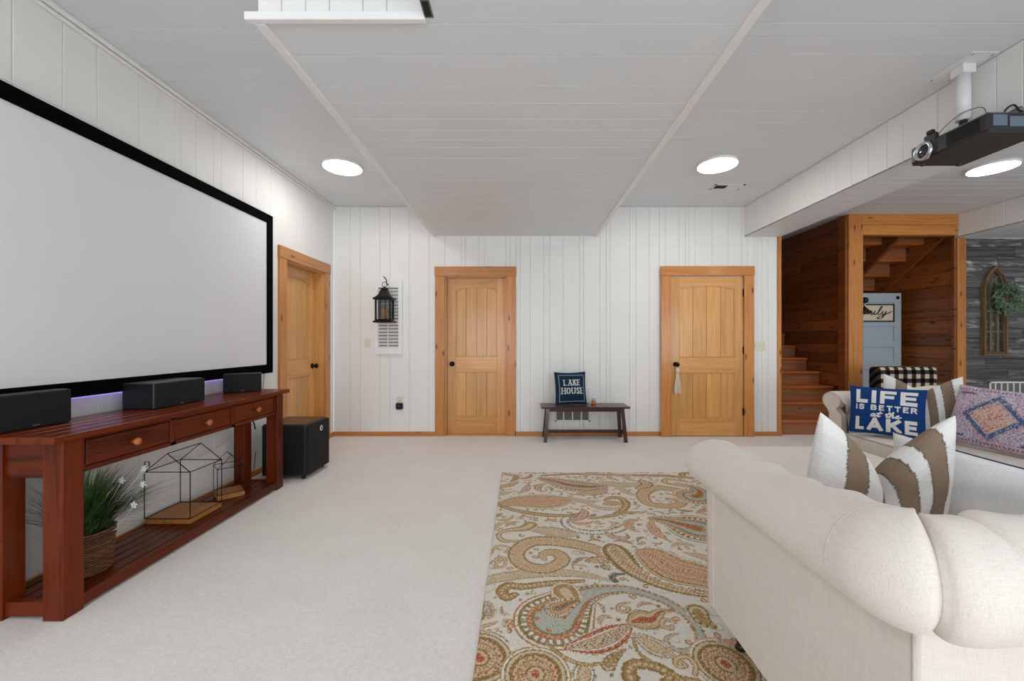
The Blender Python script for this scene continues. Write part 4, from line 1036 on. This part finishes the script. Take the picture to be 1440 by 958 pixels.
# subwoofer
sb = thing('subwoofer', 'black cube subwoofer on the carpet beside the pine door', 'speaker', (-2.05, 3.70, 0), world=True)
box('cabinet', -2.26, -1.872, 3.50, 3.90, .03, .478, M['black'], sb, .012); box('top_reflection', -2.25, -1.885, 3.51, 3.89, .476, .482, M['subtop'], sb, .002)  # thin sheet on top carries the painted wood reflection
box('front_grille', -1.872, -1.852, 3.505, 3.895, .035, .474, M['blackmatte'], sb, .008)
MB().lathe([(.001, .004), (.024, .004), (.024, 0)], (-1.853, 3.735, .405), 20, 'x').build('badge', M['plastic'], sb)
MB().lathe([(.001, .006), (.015, .006), (.015, 0)], (-1.853, 3.735, .405), 20, 'x').build('badge_centre', M['silver'], sb)
for x in (-2.2, -1.91):
    for y in (3.54, 3.86): MB().lathe([(.018, 0), (.022, .03)], (x, y, 0), 12).build('foot', M['black'], sb)

# basket with grass
bk = thing('potted_grass', 'green artificial grass with tiny white flowers in a brown wicker basket', 'plant', (-2.16, 1.99, .0688), world=True)
cx, cy, bz = -2.16, 1.99, .0688
MB().lathe([(.001, bz), (.088, bz), (.092, bz+.01), (.106, bz+.205), (.098, bz+.205), (.086, bz+.18), (.001, bz+.18)], (cx, cy, 0), 28).build('basket_wall', M['wicker'], bk)
for k in range(17):
    z = bz+.008+k*.0122; R_ = .091+.0146*(k/16)+.003; ph = (k % 2)*math.pi/14
    pts = [(cx+(R_+.0035*math.cos(a*14+ (k % 2)*math.pi))*math.cos(a), cy+(R_+.0035*math.cos(a*14+(k % 2)*math.pi))*math.sin(a), z) for a in [2*math.pi*j/70 for j in range(70)]]
    MB().tube(pts, .0058, 5, closed=True).build('woven_strand', M['wicker'], bk, True)
g = MB(); rg = random.Random(12)
for k in range(1150):
    a = rg.uniform(0, 2*math.pi); r = rg.uniform(0, .075); lean = rg.uniform(.04, .26)*(1.0 if rg.random() < .6 else 1.5); h = rg.uniform(.20, .40)
    if lean > .2: h *= .8
    dx, dyv = math.cos(a+rg.uniform(-.6, .6)), math.sin(a+rg.uniform(-.6, .6)); x, y = cx+r*math.cos(a), cy+r*math.sin(a); w = rg.uniform(.0022, .0042); dx += .35; dyv += .75; q_ = math.hypot(dx, dyv); dx /= q_; dyv /= q_
    px, py = -dyv, dx; pts = []
    for t in (0, .4, .75, 1.0):
        q = (max(WX+.02, x+dx*lean*t**1.8), y+dyv*lean*t**1.8, bz+.17+min(h*t*(1-.22*t*lean/.2), .36))
        ww = w*(1-t*.9); pts += [(q[0]-px*ww, q[1]-py*ww, q[2]), (q[0]+px*ww, q[1]+py*ww, q[2])]
    if any(p[1] < 1.83 and (p[0] < -2.22 or p[0] > -2.075) for p in pts): continue          # clear of the table legs
    g.add(pts, [(0, 1, 3, 2), (2, 3, 5, 4), (4, 5, 7, 6)])
gr = g.build('grass_blades', M['grass'], bk); gr['kind'] = 'stuff'
for k, (dx, dyv, z) in enumerate([(.13, .06, .50), (.18, .12, .46), (.10, .20, .50), (.05, .23, .38), (.20, .05, .38), (.15, .16, .53), (.02, .27, .46)]):
    f = MB()
    for j in range(5): a = j*1.2566+k; f.add([(0, 0, 0), (.014*math.cos(a-.45), -.005, .014*math.sin(a-.45)), (.019*math.cos(a), -.002, .019*math.sin(a)), (.014*math.cos(a+.45), -.005, .014*math.sin(a+.45))], [(0, 1, 2, 3)])
    f.tube([(0, 0, 0), (-dx*.4, -dyv*.4, -.12), (-dx*.85, -dyv*.85, -z+bz+.19)], .0010, 4)
    f.build('flower', M['petal'], bk, m=Matrix.Translation((cx+dx, cy+dyv, z)))

# wire house lanterns on the shelf
def wire_house(label, loc, rotz, w, d, hw, hr, bt, wire, chimney):
    o = thing('wire_house', label, 'decoration', loc, rotz, 'wire house ornaments on the console shelf')
    box('base', 0, w, 0, d, 0, bt, M['basewood'], o, .002)
    def seg_(name, *p): MB().tube(p, wire, 6).build(name, M['blackmetal'], o)
    for x in (0, w):
        for y in (0, d): seg_('wire_post', (x, y, bt), (x, y, hw))
    for y in (0, d):
        seg_('wire_gable', (0, y, hw), (w/2, y, hr), (w, y, hw)); seg_('wire_tie', (0, y, hw), (w, y, hw)); seg_('wire_sill', (0, y, bt+.002), (w, y, bt+.002))
    seg_('wire_ridge', (w/2, 0, hr), (w/2, d, hr))
    for x in (0, w): seg_('wire_eave', (x, 0, hw), (x, d, hw)); seg_('wire_sill', (x, 0, bt+.002), (x, d, bt+.002))
    if chimney: seg_('wire_chimney', (.002, 0, hw), (.002, 0, hw+.065), (.030, 0, hw+.065), (.030, 0, hw+.035))
    return o
wire_house('large black wire house ornament with a chimney on a wooden base', (-2.345, 2.505, .0685), 0, .285, .265, .325, .44, .032, .0030, True)
wire_house('small black wire house ornament on a wooden base beside the large one', (-2.160, 2.862, .0685), math.radians(45), .165, .165, .225, .31, .036, .0024, False)

# cables behind the table
def cable(label, pts, r=.003, m='cable'):
    tag(MB().tube(catmull(pts, 8), r, 6).build('cable', M[m], None, True), label, 'cable', 'cables behind the console table')
cable('black cable hanging in a loop behind the console table near the subwoofer', [(-2.37, 3.36, .63), (-2.35, 3.43, .60), (-2.33, 3.46, .48), (-2.34, 3.42, .33), (-2.34, 3.37, .20), (-2.35, 3.43, .10), (-2.33, 3.50, .075), (-2.30, 3.49, .25)])
cable('thick black cable bundle bowing behind the console table end', [(-2.37, 3.20, .54), (-2.355, 3.28, .56), (-2.345, 3.385, .565), (-2.30, 3.44, .54), (-2.29, 3.47, .45)], .006)
cable('white cable curving along the wall behind the console table', [(-2.38, 2.75, .42), (-2.36, 2.95, .36), (-2.36, 3.2, .40), (-2.36, 3.35, .47), (-2.375, 3.42, .58)], .0035, 'cablew')
cable('thin black cable hanging down from the projection screen', [(-2.375, 3.72, .93), (-2.37, 3.70, .80), (-2.375, 3.66, .66), (-2.36, 3.52, .52)], .002)

# ------------------------------------------------------------------ things on the back wall
def bwx(px): return (px-732)/110.0
def bwz(py): return (613-py)/110.0
WF = BY-.0005
sh_ = thing('shutter', 'white louvred wooden shutter hung on the wall as a backing', 'shutter', (-1.68, BY, 1.05), world=True)
x0, x1, z0, z1 = -1.859, -1.505, 1.045, 1.975
for a in (x0, x1-.05): box('stile', a, a+.05, BY-.034, WF, z0, z1, M['trimw'], sh_, .003)
for a, b in ((z0, z0+.075), (z1-.085, z1)): box('rail', x0+.05, x1-.05, BY-.032, WF, a, b, M['trimw'], sh_, .003)
zz = z0+.085; k = 0
while zz < z1-.10:
    vs, fs = box_geo(x0+.05, x1-.05, -.003, .003, -.019, .019); c, s = math.cos(.75), math.sin(.75)
    mesh('slat', [(v[0], BY-.018+v[1]*c-v[2]*s*.7, zz+v[1]*s+v[2]*c) for v in vs], fs, M['trimw'], sh_); zz += .043
box('tilt_rod', -1.69, -1.676, BY-.046, BY-.034, z0+.06, z1-.10, M['trimw'], sh_, .002)
box('backing', x0+.05, x1-.05, BY-.004, WF, z0+.07, z1-.08, M['ventgrey'], sh_)  # dark sheet that paints the shade in the gaps between slats
MB().tube(catmull([(-1.68, BY-.034, 1.93), (-1.68, BY-.06, 1.925), (-1.68, BY-.10, 1.94), (-1.675, BY-.12, 1.975), (-1.70, BY-.11, 2.005), (-1.715, BY-.10, 2.02)], 6), .006, 8).build('hook', M['blackmetal'], sh_, True)
la = thing('lantern', 'black metal lantern with an amber candle hanging on the white shutter', 'lantern', (-1.69, BY-.138, 1.44), world=True)
lx, ly, lz = -1.692, BY-.138, 1.44
box('base', lx-.118, lx+.118, ly-.085, ly+.085, lz, lz+.022, M['blackmetal'], la, .004); box('base_step', lx-.10, lx+.10, ly-.07, ly+.07, lz+.022, lz+.04, M['blackmetal'], la, .003)
for sx in (-1, 1):
    for sy in (-1, 1): box('post', lx+sx*.088-.009, lx+sx*.088+.009, ly+sy*.06-.009, ly+sy*.06+.009, lz+.04, lz+.285, M['blackmetal'], la)
    box('mullion', lx+sx*.03-.003, lx+sx*.03+.003, ly-.064, ly-.058, lz+.04, lz+.285, M['blackmetal'], la)
gl = new_mat('lantern_glass', (240, 244, 245), 0.05); gl.node_tree.nodes['Principled BSDF'].inputs['Transmission Weight'].default_value = 1.0
for sy in (-1, 1): box('pane', lx-.08, lx+.08, ly+sy*.055-.001, ly+sy*.055+.001, lz+.04, lz+.285, gl, la)
box('roof_plate', lx-.12, lx+.12, ly-.085, ly+.085, lz+.285, lz+.305, M['blackmetal'], la, .004)
rv = []; secs = [(.115, .080, .305), (.085, .06, .325), (.060, .045, .355), (.042, .034, .395), (.040, .032, .41)]
for a, b, z in secs: rv += [(lx-a, ly-b, lz+z), (lx+a, ly-b, lz+z), (lx+a, ly+b, lz+z), (lx-a, ly+b, lz+z)]
mesh('roof', rv, [(i*4+k, i*4+(k+1) % 4, i*4+4+(k+1) % 4, i*4+4+k) for i in range(4) for k in range(4)]+[(16, 17, 18, 19)], M['blackmetal'], la)
MB().lathe([(.03, lz+.41), (.045, lz+.415), (.045, lz+.425), (.015, lz+.435), (.012, lz+.45)], (lx, ly, 0), 16).build('cap', M['blackmetal'], la)
MB().tube([(lx+.03*math.cos(a), ly, lz+.475+.032*math.sin(a)) for a in [2*math.pi*k/20 for k in range(20)]], .004, 6, closed=True).build('ring', M['blackmetal'], la, True)
MB().lathe([(.035, lz+.04), (.035, lz+.17), (.028, lz+.175), (.004, lz+.172), (.003, lz+.19)], (lx, ly, 0), 18).build('candle', M['candle'], la, True)

def plate(name, label, cat, px, py, w, h, holes, m='ivory', y=None, group=None):
    x, z = bwx(px), bwz(py); o = thing(name, label, cat, (x, BY, z), world=True, group=group)
    box('cover', x-w/2, x+w/2, BY-.006, WF, z-h/2, z+h/2, M[m], o, .002)
    for hx, hz, hw, hh in holes: box('toggle', x+hx-hw/2, x+hx+hw/2, BY-.011, BY-.005, z+hz-hh/2, z+hz+hh/2, M[m], o, .002)
    return o
plate('light_switch', 'ivory single light switch beside the shutter', 'light switch', 517, 482.5, .072, .115, [(0, 0, .012, .026)])
plate('light_switch', 'ivory triple light switch plate beside the flush pine door', 'light switch', 1067, 486.5, .16, .115, [(-.046, 0, .012, .026), (0, 0, .012, .026), (.046, 0, .012, .026)])
plate('wall_outlet', 'ivory outlet above the black plug-in box', 'outlet', 562.5, 564, .075, .115, [(0, .025, .03, .03)])
bxo = thing('plug_in_box', 'small black plug-in device on the ivory outlet', 'adapter', (bwx(562.5), BY, bwz(570)), world=True)
X, Z = bwx(562.5), bwz(570.5); box('case', X-.045, X+.045, BY-.045, BY-.0112, Z-.045, Z+.04, M['black'], bxo, .012); MB().lathe([(.001, -.002), (.008, -.002), (.008, 0)], (X, BY-.045, Z), 12, 'y').build('indicator', M['silver'], bxo)
plate('wall_outlet', 'white outlet on the wall above the end of the bench', 'outlet', 866, 561, .075, .115, [(0, .025, .03, .03), (0, -.025, .03, .03)], 'plastic')
wb = thing('wall_box', 'white rectangular box on the wall behind the lettered navy pillow', 'wall box', (bwx(826), BY, bwz(554)), world=True)
box('case', bwx(817), bwx(829), BY-.03, WF, bwz(567), bwz(543), M['plastic'], wb, .004); box('lid', bwx(818), bwx(828), BY-.034, BY-.028, bwz(566), bwz(544), M['plastic'], wb, .003)
def grille(name, label, x0, x1, z0, z1, yb, n, fins, m='plastic'):
    o = thing(name, label, 'vent', ((x0+x1)/2, yb, z0), world=True)
    box('duct', x0+.01, x1-.01, yb-.004, yb-.0005, z0+.01, z1-.01, M['ventgrey'], o)
    for a in ((x0, x1, z0, z0+.022), (x0, x1, z1-.022, z1), (x0, x0+.022, z0, z1), (x1-.022, x1, z0, z1)): box('frame_bar', a[0], a[1], yb-.012, yb-.0005, a[2], a[3], M[m], o, .002)
    for k in range(1, n): x = x0+(x1-x0)*k/n; box('divider', x-.007, x+.007, yb-.011, yb-.004, z0+.02, z1-.02, M[m], o)
    for k in range(fins): z = z0+.03+(z1-z0-.06)*(k+.5)/fins; box('fin', x0+.02, x1-.02, yb-.008, yb-.004, z-.003, z+.003, M['steelw'], o)
    return o
grille('wall_vent', 'white return air vent low on the wall under the bench', bwx(780), bwx(830), bwz(593), bwz(573), BY, 4, 0)
grille('wall_vent', 'white return air vent on the grey plank wall', 6.40, 7.15, .38, .66, RY-.008, 9, 0)

# bench with pillow and bottle
be = thing('bench', 'dark brown wooden bench against the white board wall', 'bench', (.78, 4.95, 0), world=True)
bx0, bx1, by0, by1, bzt = .246, 1.31, 4.79, 5.10, .425
box('seat', bx0, bx1, by0, by1, bzt-.022, bzt, M['espresso'], be, .004)
for y in (by0+.035, by1-.055): box('apron', bx0+.10, bx1-.10, y, y+.02, bzt-.062, bzt-.022, M['espresso'], be, .002)
def slant_leg(x, y, dx, dy_):
    h = .02; top = bzt-.022; v = [(x+dx-h, y+dy_-h, 0), (x+dx+h, y+dy_-h, 0), (x+dx+h, y+dy_+h, 0), (x+dx-h, y+dy_+h, 0), (x-h, y-h, top), (x+h, y-h, top), (x+h, y+h, top), (x-h, y+h, top)]
    mesh('leg', v, [(0, 3, 2, 1), (4, 5, 6, 7), (0, 1, 5, 4), (1, 2, 6, 5), (2, 3, 7, 6), (3, 0, 4, 7)], M['espresso'], be)
for sx in (-1, 1):
    for sy in (-1, 1): slant_leg((bx0+bx1)/2+sx*((bx1-bx0)/2-.085), (by0+by1)/2+sy*.10, sx*.035, sy*.035)
    xs_ = (bx0+bx1)/2+sx*((bx1-bx0)/2-.06); box('stretcher', xs_-.012, xs_+.012, by0+.03, by1-.03, .085, .12, M['espresso'], be)
box('stretcher', bx0+.06, bx1-.06, (by0+by1)/2-.02, (by0+by1)/2+.02, .085, .12, M['espresso'], be, .002)
pillow('throw_pillow', 'dark navy pillow lettered LAKE HOUSE on the bench', .41, .41, .14, lakehouse_canvas(.41, .41), (28, 46, 64), (.615, 4.945, .629), (.97, .22, 0), (.0, .16, 1), n=230, corner=.07)
bo = thing('spray_bottle', 'tiny clear bottle of amber liquid with a white cap on the bench', 'bottle', (.907, 5.0, bzt), world=True)
MB().lathe([(.001, bzt), (.024, bzt), (.026, bzt+.006), (.026, bzt+.045), (.022, bzt+.05)], (.907, 5.0, 0), 18).build('body', M['amber'], bo, True)
MB().lathe([(.026, bzt+.046), (.024, bzt+.058), (.012, bzt+.068), (.012, bzt+.075)], (.907, 5.0, 0), 18).build('shoulder', M['glassy'], bo, True)
MB().lathe([(.017, bzt+.073), (.017, bzt+.095), (.012, bzt+.10)], (.907, 5.0, 0), 14).build('cap', M['plastic'], bo, True)
# tassel on the flush door
ta = thing('tassel', 'cream cotton tassel hanging from the door knob', 'tassel', (1.97, BY-.085, .55), world=True)
tx, tyy = 1.972, BY-.075
MB().tube([(tx+.020*math.cos(a), tyy-.012+.02*math.sin(a)*.4, .895+.022*math.sin(a)) for a in [2*math.pi*k/18 for k in range(18)]], .004, 6, closed=True).build('loop', M['cream'], ta, True)
MB().lathe([(.002, .875), (.020, .865), (.026, .845), (.020, .825), (.016, .815)], (tx, tyy-.012, 0), 14).build('knot', M['cream'], ta, True)
th = MB(); rg = random.Random(3)
for k in range(46):
    a = rg.uniform(0, 6.28); r = rg.uniform(.2, 1); th.tube([(tx+.012*r*math.cos(a), tyy-.012+.010*r*math.sin(a), .825), (tx+.034*r*math.cos(a), tyy-.012+.018*r*math.sin(a), .70), (tx+.050*r*math.cos(a), tyy-.014+.022*r*math.sin(a), .56+rg.uniform(-.02, .03))], .0042, 4)
o = th.build('fringe', M['cream'], ta); o['kind'] = 'stuff'

# ------------------------------------------------------------------ ceiling fittings
def ceiling_light(label, x, y):
    o = thing('ceiling_light', label, 'ceiling light', (x, y, CZ), group='round flat ceiling lights')
    MB().lathe([(.185, 0), (.185, -.022), (.178, -.026), (.172, -.026), (.172, -.004)], (0, 0, 0), 48).build('rim', M['trimw'], o, True)
    MB().lathe([(.001, -.0285), (.12, -.0285), (.1765, -.0265)], (0, 0, 0), 48).build('diffuser', M['lamp'], o)
    return o
for lab, x, y in (('lit round ceiling light above the projection screen wall', -1.74, 3.93), ('lit round ceiling light beside the ceiling vent', 1.90, 3.88), ('lit round ceiling light beyond the beam near the projector', 4.64, 3.95),
                  ('added unseen round ceiling light over the end of the console table', -1.74, .3), ('added unseen round ceiling light over the back of the sofa on the rug', 1.90, -.4), ('added unseen round ceiling light over the end of the seating area', 4.64, .6)):  # these three are unseen, added to even out the room's light
    ceiling_light(lab, x, y)
cvn = thing('ceiling_vent', 'small white ceiling register near the round light', 'vent', (2.30, 4.47, CZ), world=True)
for a in ((2.13, 2.47, 4.40, 4.42), (2.13, 2.47, 4.52, 4.54), (2.13, 2.155, 4.40, 4.54), (2.445, 2.47, 4.40, 4.54)): box('frame_bar', a[0], a[1], a[2], a[3], CZ-.006, CZ, M['plastic'], cvn)
box('damper', 2.155, 2.29, 4.42, 4.52, CZ-.003, CZ-.0005, M['dark'], cvn)
for k in range(5): y = 4.43+k*.018; box('fin', 2.29, 2.445, y, y+.013, CZ-.005, CZ-.001, M['plastic'], cvn)
svn = thing('ceiling_vent', 'slim dark vent at the edge of the dropped ceiling', 'vent', (-.36, 1.58, SOF_Z), world=True)
box('slot', -.392, -.366, 1.585, 1.66, SOF_Z-.004, SOF_Z-.0005, M['dark'], svn); box('frame', -.398, -.360, 1.578, 1.667, SOF_Z-.003, SOF_Z-.0003, M['ventgrey'], svn)

# projector on its ceiling mount
pm = thing('projector_mount', 'white ceiling pole mount holding the projector', 'mount', (2.76, 2.52, CZ), world=True)
box('ceiling_plate', 2.68, 2.84, 2.38, 2.66, CZ-.006, CZ-.0005, M['steelw'], pm, .002)
for x in (2.70, 2.82):
    for y in (2.40, 2.64): MB().lathe([(.007, CZ-.010), (.007, CZ-.005)], (x, y, 0), 8).build('screw', M['chrome'], pm)
MB().lathe([(.036, CZ-.34), (.036, CZ-.05)], (2.765, 2.51, 0), 20).build('pole', M['steelw'], pm, True)
box('bracket', 2.725, 2.805, 2.47, 2.55, CZ-.06, CZ-.005, M['steelw'], pm, .004); box('head_plate', 2.70, 2.83, 2.44, 2.58, CZ-.413, CZ-.40, M['black'], pm); MB().lathe([(.02, CZ-.405), (.02, CZ-.335)], (2.765, 2.51, 0), 12).build('ball_joint', M['black'], pm)
pj = thing('projector', 'black ceiling projector with a large lens facing the screen', 'projector', (2.8, 2.5, 2.395), world=True)
px0, px1, py0, py1, pz0, pz1 = 2.64, 2.99, 2.27, 2.725, 2.395, 2.512
box('casing', px0, px1, py0, py1, pz0+.006, pz1, M['projbody'], pj, .012); box('underside', px0+.006, px1-.006, py0+.006, py1-.006, pz0, pz0+.008, M['projbot'], pj, .003)
lc = (px0, 2.625, 2.452)
MB().lathe([(.060, .02), (.060, -.012), (.052, -.022), (.046, -.022), (.042, -.004)], lc, 32, 'x').build('lens_ring', M['chrome'], pj, True)
MB().lathe([(.044, -.004), (.038, -.010), (.02, -.016), (.001, -.018)], lc, 28, 'x').build('lens', M['lens'], pj, True)
box('lens_bezel', px0-.006, px0+.01, 2.55, 2.70, pz0+.01, pz1-.008, M['black'], pj, .006)
for k in range(9): z = pz0+.022+k*.009; box('vent_slat', px0-.003, px0+.002, 2.31, 2.49, z, z+.004, M['blackmatte'], pj)
box('sticker', px0+.03, px0+.11, py0-.001, py0+.002, pz0+.035, pz1-.02, M['silver'], pj); box('sticker', px0+.125, px0+.25, py0-.001, py0+.002, pz0+.03, pz1-.03, M['silver'], pj)
for x in (px0+.05, px1-.06): MB().lathe([(.014, pz0-.012), (.016, pz0+.002)], (x, py1-.04, 0), 12).build('foot', M['black'], pj)
def cable2(label, pts, r): tag(MB().tube(catmull(pts, 8), r, 6).build('cable', M['cable'], None, True), label, 'cable', 'cables on the projector')
cable2('black cable looping over the top of the projector', [(2.80, 2.34, 2.513), (2.82, 2.33, 2.56), (2.85, 2.32, 2.575), (2.855, 2.30, 2.53), (2.85, 2.28, 2.517)], .005)
cable2('thin cable around the projector pole', [(2.70, 2.60, 2.517), (2.72, 2.60, 2.57), (2.715, 2.49, 2.61), (2.78, 2.44, 2.63), (2.80, 2.42, 2.60), (2.77, 2.40, 2.516)], .002)
ad_ = thing('cable_adapter', 'small black cable adapter beside the projector pole', 'adapter', (2.72, 2.60, 2.517), world=True)
box('body', 2.665, 2.69, 2.58, 2.66, 2.5125, 2.56, M['black'], ad_, .006); box('plug', 2.662, 2.688, 2.60, 2.64, 2.56, 2.585, M['cable'], ad_, .004)

# ------------------------------------------------------------------ nook: old door, sign, lamp, armchair
od = thing('old_door', 'pale blue-grey old panelled door leaning in the stair nook', 'door', (5.44, 6.15, 0), world=True)
ox0, ox1, oy, oz = 5.04, 5.82, 6.14, 1.945
box('back_panel', ox0+.05, ox1-.05, oy+.020, oy+.030, .05, oz-.05, M['greydoor'], od)
for a in (ox0, ox1-.11): box('stile', a, a+.11, oy, oy+.036, .002, oz, M['greydoor'], od, .003)
for za, zb in ((.002, .20), (.44, .54), (.78, .88), (1.12, 1.22), (1.44, 1.52), (1.80, oz)): box('rail', ox0+.11, ox1-.11, oy, oy+.036, za, zb, M['greydoor'], od, .003)
MB().lathe([(.001, -.002), (.028, -.002), (.028, .002)], (ox1-.055, oy, oz-.07), 16, 'y').build('hole_plate', M['blackmetal'], od)
sg = thing('script_sign', 'cream wooden sign with black border and handwritten word on the old door', 'sign', (5.4, 6.12, 1.52), world=True)
gx0, gx1, gz0, gz1, gy = 5.02, 5.69, 1.505, 1.775, 6.118
box('board', gx0, gx1, gy, oy-.001, gz0, gz1, M['signface'], sg)
for a in ((gx0, gx1, gz0, gz0+.018), (gx0, gx1, gz1-.018, gz1), (gx0, gx0+.018, gz0, gz1), (gx1-.018, gx1, gz0, gz1)): box('border', a[0], a[1], gy-.008, gy+.002, a[2], a[3], M['signink'], sg)
lt = MB()
for s_ in FAMILY:
    p = catmull([(gx0+.05+(a+.2*b)*.092, gy-.002, gz0+.105+b*.066) for a, b in s_], 7); lt.tube(p, [.0035+.0045*abs(math.sin(i*.45)) for i in range(len(p))], 6)
lt.build('lettering', M['signink'], sg)
fl = thing('floor_lamp', 'black floor lamp with a small cone shade in front of the script sign', 'lamp', (4.92, 5.80, 0), world=True)
MB().lathe([(.001, 0), (.12, 0), (.12, .015), (.02, .025), (.001, .03)], (4.84, 5.82, 0), 24).build('base', M['blackmetal'], fl, True)
MB().tube([(4.84, 5.82, .02), (4.84, 5.82, 1.78)], .009, 10).build('pole', M['blackmetal'], fl, True)
MB().tube([(4.84, 5.82, 1.77), (4.98, 5.82, 1.80)], .008, 8).build('arm', M['blackmetal'], fl, True)
MB().lathe([(.001, -.045), (.03, -.034), (.045, 0), (.03, .034), (.001, .045)], (4.99, 5.82, 1.805), 18).build('ball', M['black'], fl, True)
MB().tube([(4.985, 5.82, 1.77), (4.985, 5.82, 1.70)], .012, 10).build('neck', M['chrome'], fl, True)
MB().lathe([(.020, 1.705), (.022, 1.70), (.098, 1.615), (.095, 1.612), (.018, 1.692)], (4.98, 5.82, 0), 28).build('shade', M['blackmetal'], fl, True)

ac = thing('armchair', 'black and cream buffalo check armchair beside the wooden stair post', 'armchair', (4.65, 4.55, 0), world=True)
mesh('backrest', *soft_box_geo(4.275, 5.005, 4.80, 4.96, .30, .905, .05, sub=10), M['check'], ac, True)
mesh('seat_cushion', *soft_box_geo(4.38, 4.90, 4.18, 4.84, .28, .46, .05, puff=.02, sub=10), M['check'], ac, True)
for x in (4.235, 4.905): mesh('arm', *soft_box_geo(x, x+.14, 4.20, 4.88, .16, .66, .05, sub=8), M['check'], ac, True)
box('seat_base', 4.30, 4.98, 4.22, 4.90, .14, .30, M['check'], ac, .01)
for x in (4.32, 4.96):
    for y in (4.26, 4.88): MB().lathe([(.016, 0), (.025, .145)], (x, y, 0), 12).build('leg', M['legwood'], ac)

# ------------------------------------------------------------------ arched window frame and wreath on the grey wall
gf = thing('arched_frame', 'weathered brown wooden gothic arch window frame on the grey plank wall', 'wall decor', (6.445, RY, 1.02), world=True)
ax0, ax1, az0, azs, azt, fy = 6.285, 6.605, 1.02, 1.90, 2.235, RY-.006
def arch(inset, n=10):
    x0, x1 = ax0+inset, ax1-inset; w = x1-x0; zt = azt-inset*1.4; pts = [(x0, az0+inset), (x0, azs)]
    hh = zt-azs; R_ = ((w/2)**2+hh**2)/w; am = math.asin(hh/R_)
    for k in range(1, n+1): t = am*k/n; pts.append((x0+R_-R_*math.cos(t), azs+R_*math.sin(t)))
    right = [(ax0+ax1-p[0], p[1]) for p in reversed(pts[:-1])]; return pts+right
def ring_geo(o, i, ya, yb):
    n = len(o); v = [(p[0], ya, p[1]) for p in o]+[(p[0], ya, p[1]) for p in i]+[(p[0], yb, p[1]) for p in o]+[(p[0], yb, p[1]) for p in i]; f = []
    for k in range(n):
        k2 = (k+1) % n; f += [(k, k2, n+k2, n+k), (2*n+k, 3*n+k, 3*n+k2, 2*n+k2), (k, 2*n+k, 2*n+k2, k2), (n+k, n+k2, 3*n+k2, 3*n+k)]
    return v, f
mesh('outer_frame', *ring_geo(arch(0), arch(.024), fy-.055, fy), M['weathered'], gf); mesh('inner_frame', *ring_geo(arch(.026), arch(.046), fy-.040, fy), M['weathered'], gf)
for x in (6.395, 6.495): box('mullion', x-.010, x+.010, fy-.03, fy-.002, az0+.045, azs+.08, M['tracery'], gf)
for z in (1.34, 1.62): box('crossbar', ax0+.045, ax1-.045, fy-.028, fy-.004, z-.009, z+.009, M['tracery'], gf)
for s in (-1, 1): MB().tube(catmull([(6.445+s*.05, fy-.018, azs+.05), (6.445+s*.03, fy-.018, azs+.11), (6.445-s*.03, fy-.018, azs+.18), (6.445-s*.075, fy-.018, azs+.20)], 5), .011, 6).build('tracery', M['tracery'], gf)
wr = thing('wreath', 'round green leafy wreath hanging on the arched wooden frame', 'wreath', (6.54, RY-.09, 1.79), world=True)
wc = Vector((6.545, RY-.092, 1.785)); MB().tube([(wc.x+.135*math.cos(a), wc.y, wc.z+.135*math.sin(a)) for a in [2*math.pi*k/32 for k in range(32)]], .016, 7, closed=True).build('vine_ring', M['weathered'], wr, True)
lf = MB(); rg = random.Random(4)
for k in range(900):
    a = rg.uniform(0, 6.283); rr = .138+rg.gauss(0, .028); c = Vector((wc.x+rr*math.cos(a), wc.y+rg.uniform(-.04, .012), wc.z+rr*math.sin(a)))
    d = Vector((math.cos(a+rg.uniform(.5, 2.2)), rg.uniform(-.7, .2), math.sin(a+rg.uniform(.5, 2.2)))).normalized()
    if rg.random() < .4: d = (Vector((math.cos(a), rg.uniform(-.5, .1), math.sin(a)))*rg.choice([1, 1, -.5])+d*.5).normalized()
    s = d.cross(Vector((rg.uniform(-1, 1), -1, rg.uniform(-1, 1)))).normalized(); L = rg.uniform(.03, .062); W_ = L*.20
    lf.add([c, c+d*L*.5+s*W_, c+d*L, c+d*L*.5-s*W_], [(0, 1, 2, 3)])
o = lf.build('leaves', M['sage'], wr); o['kind'] = 'stuff'
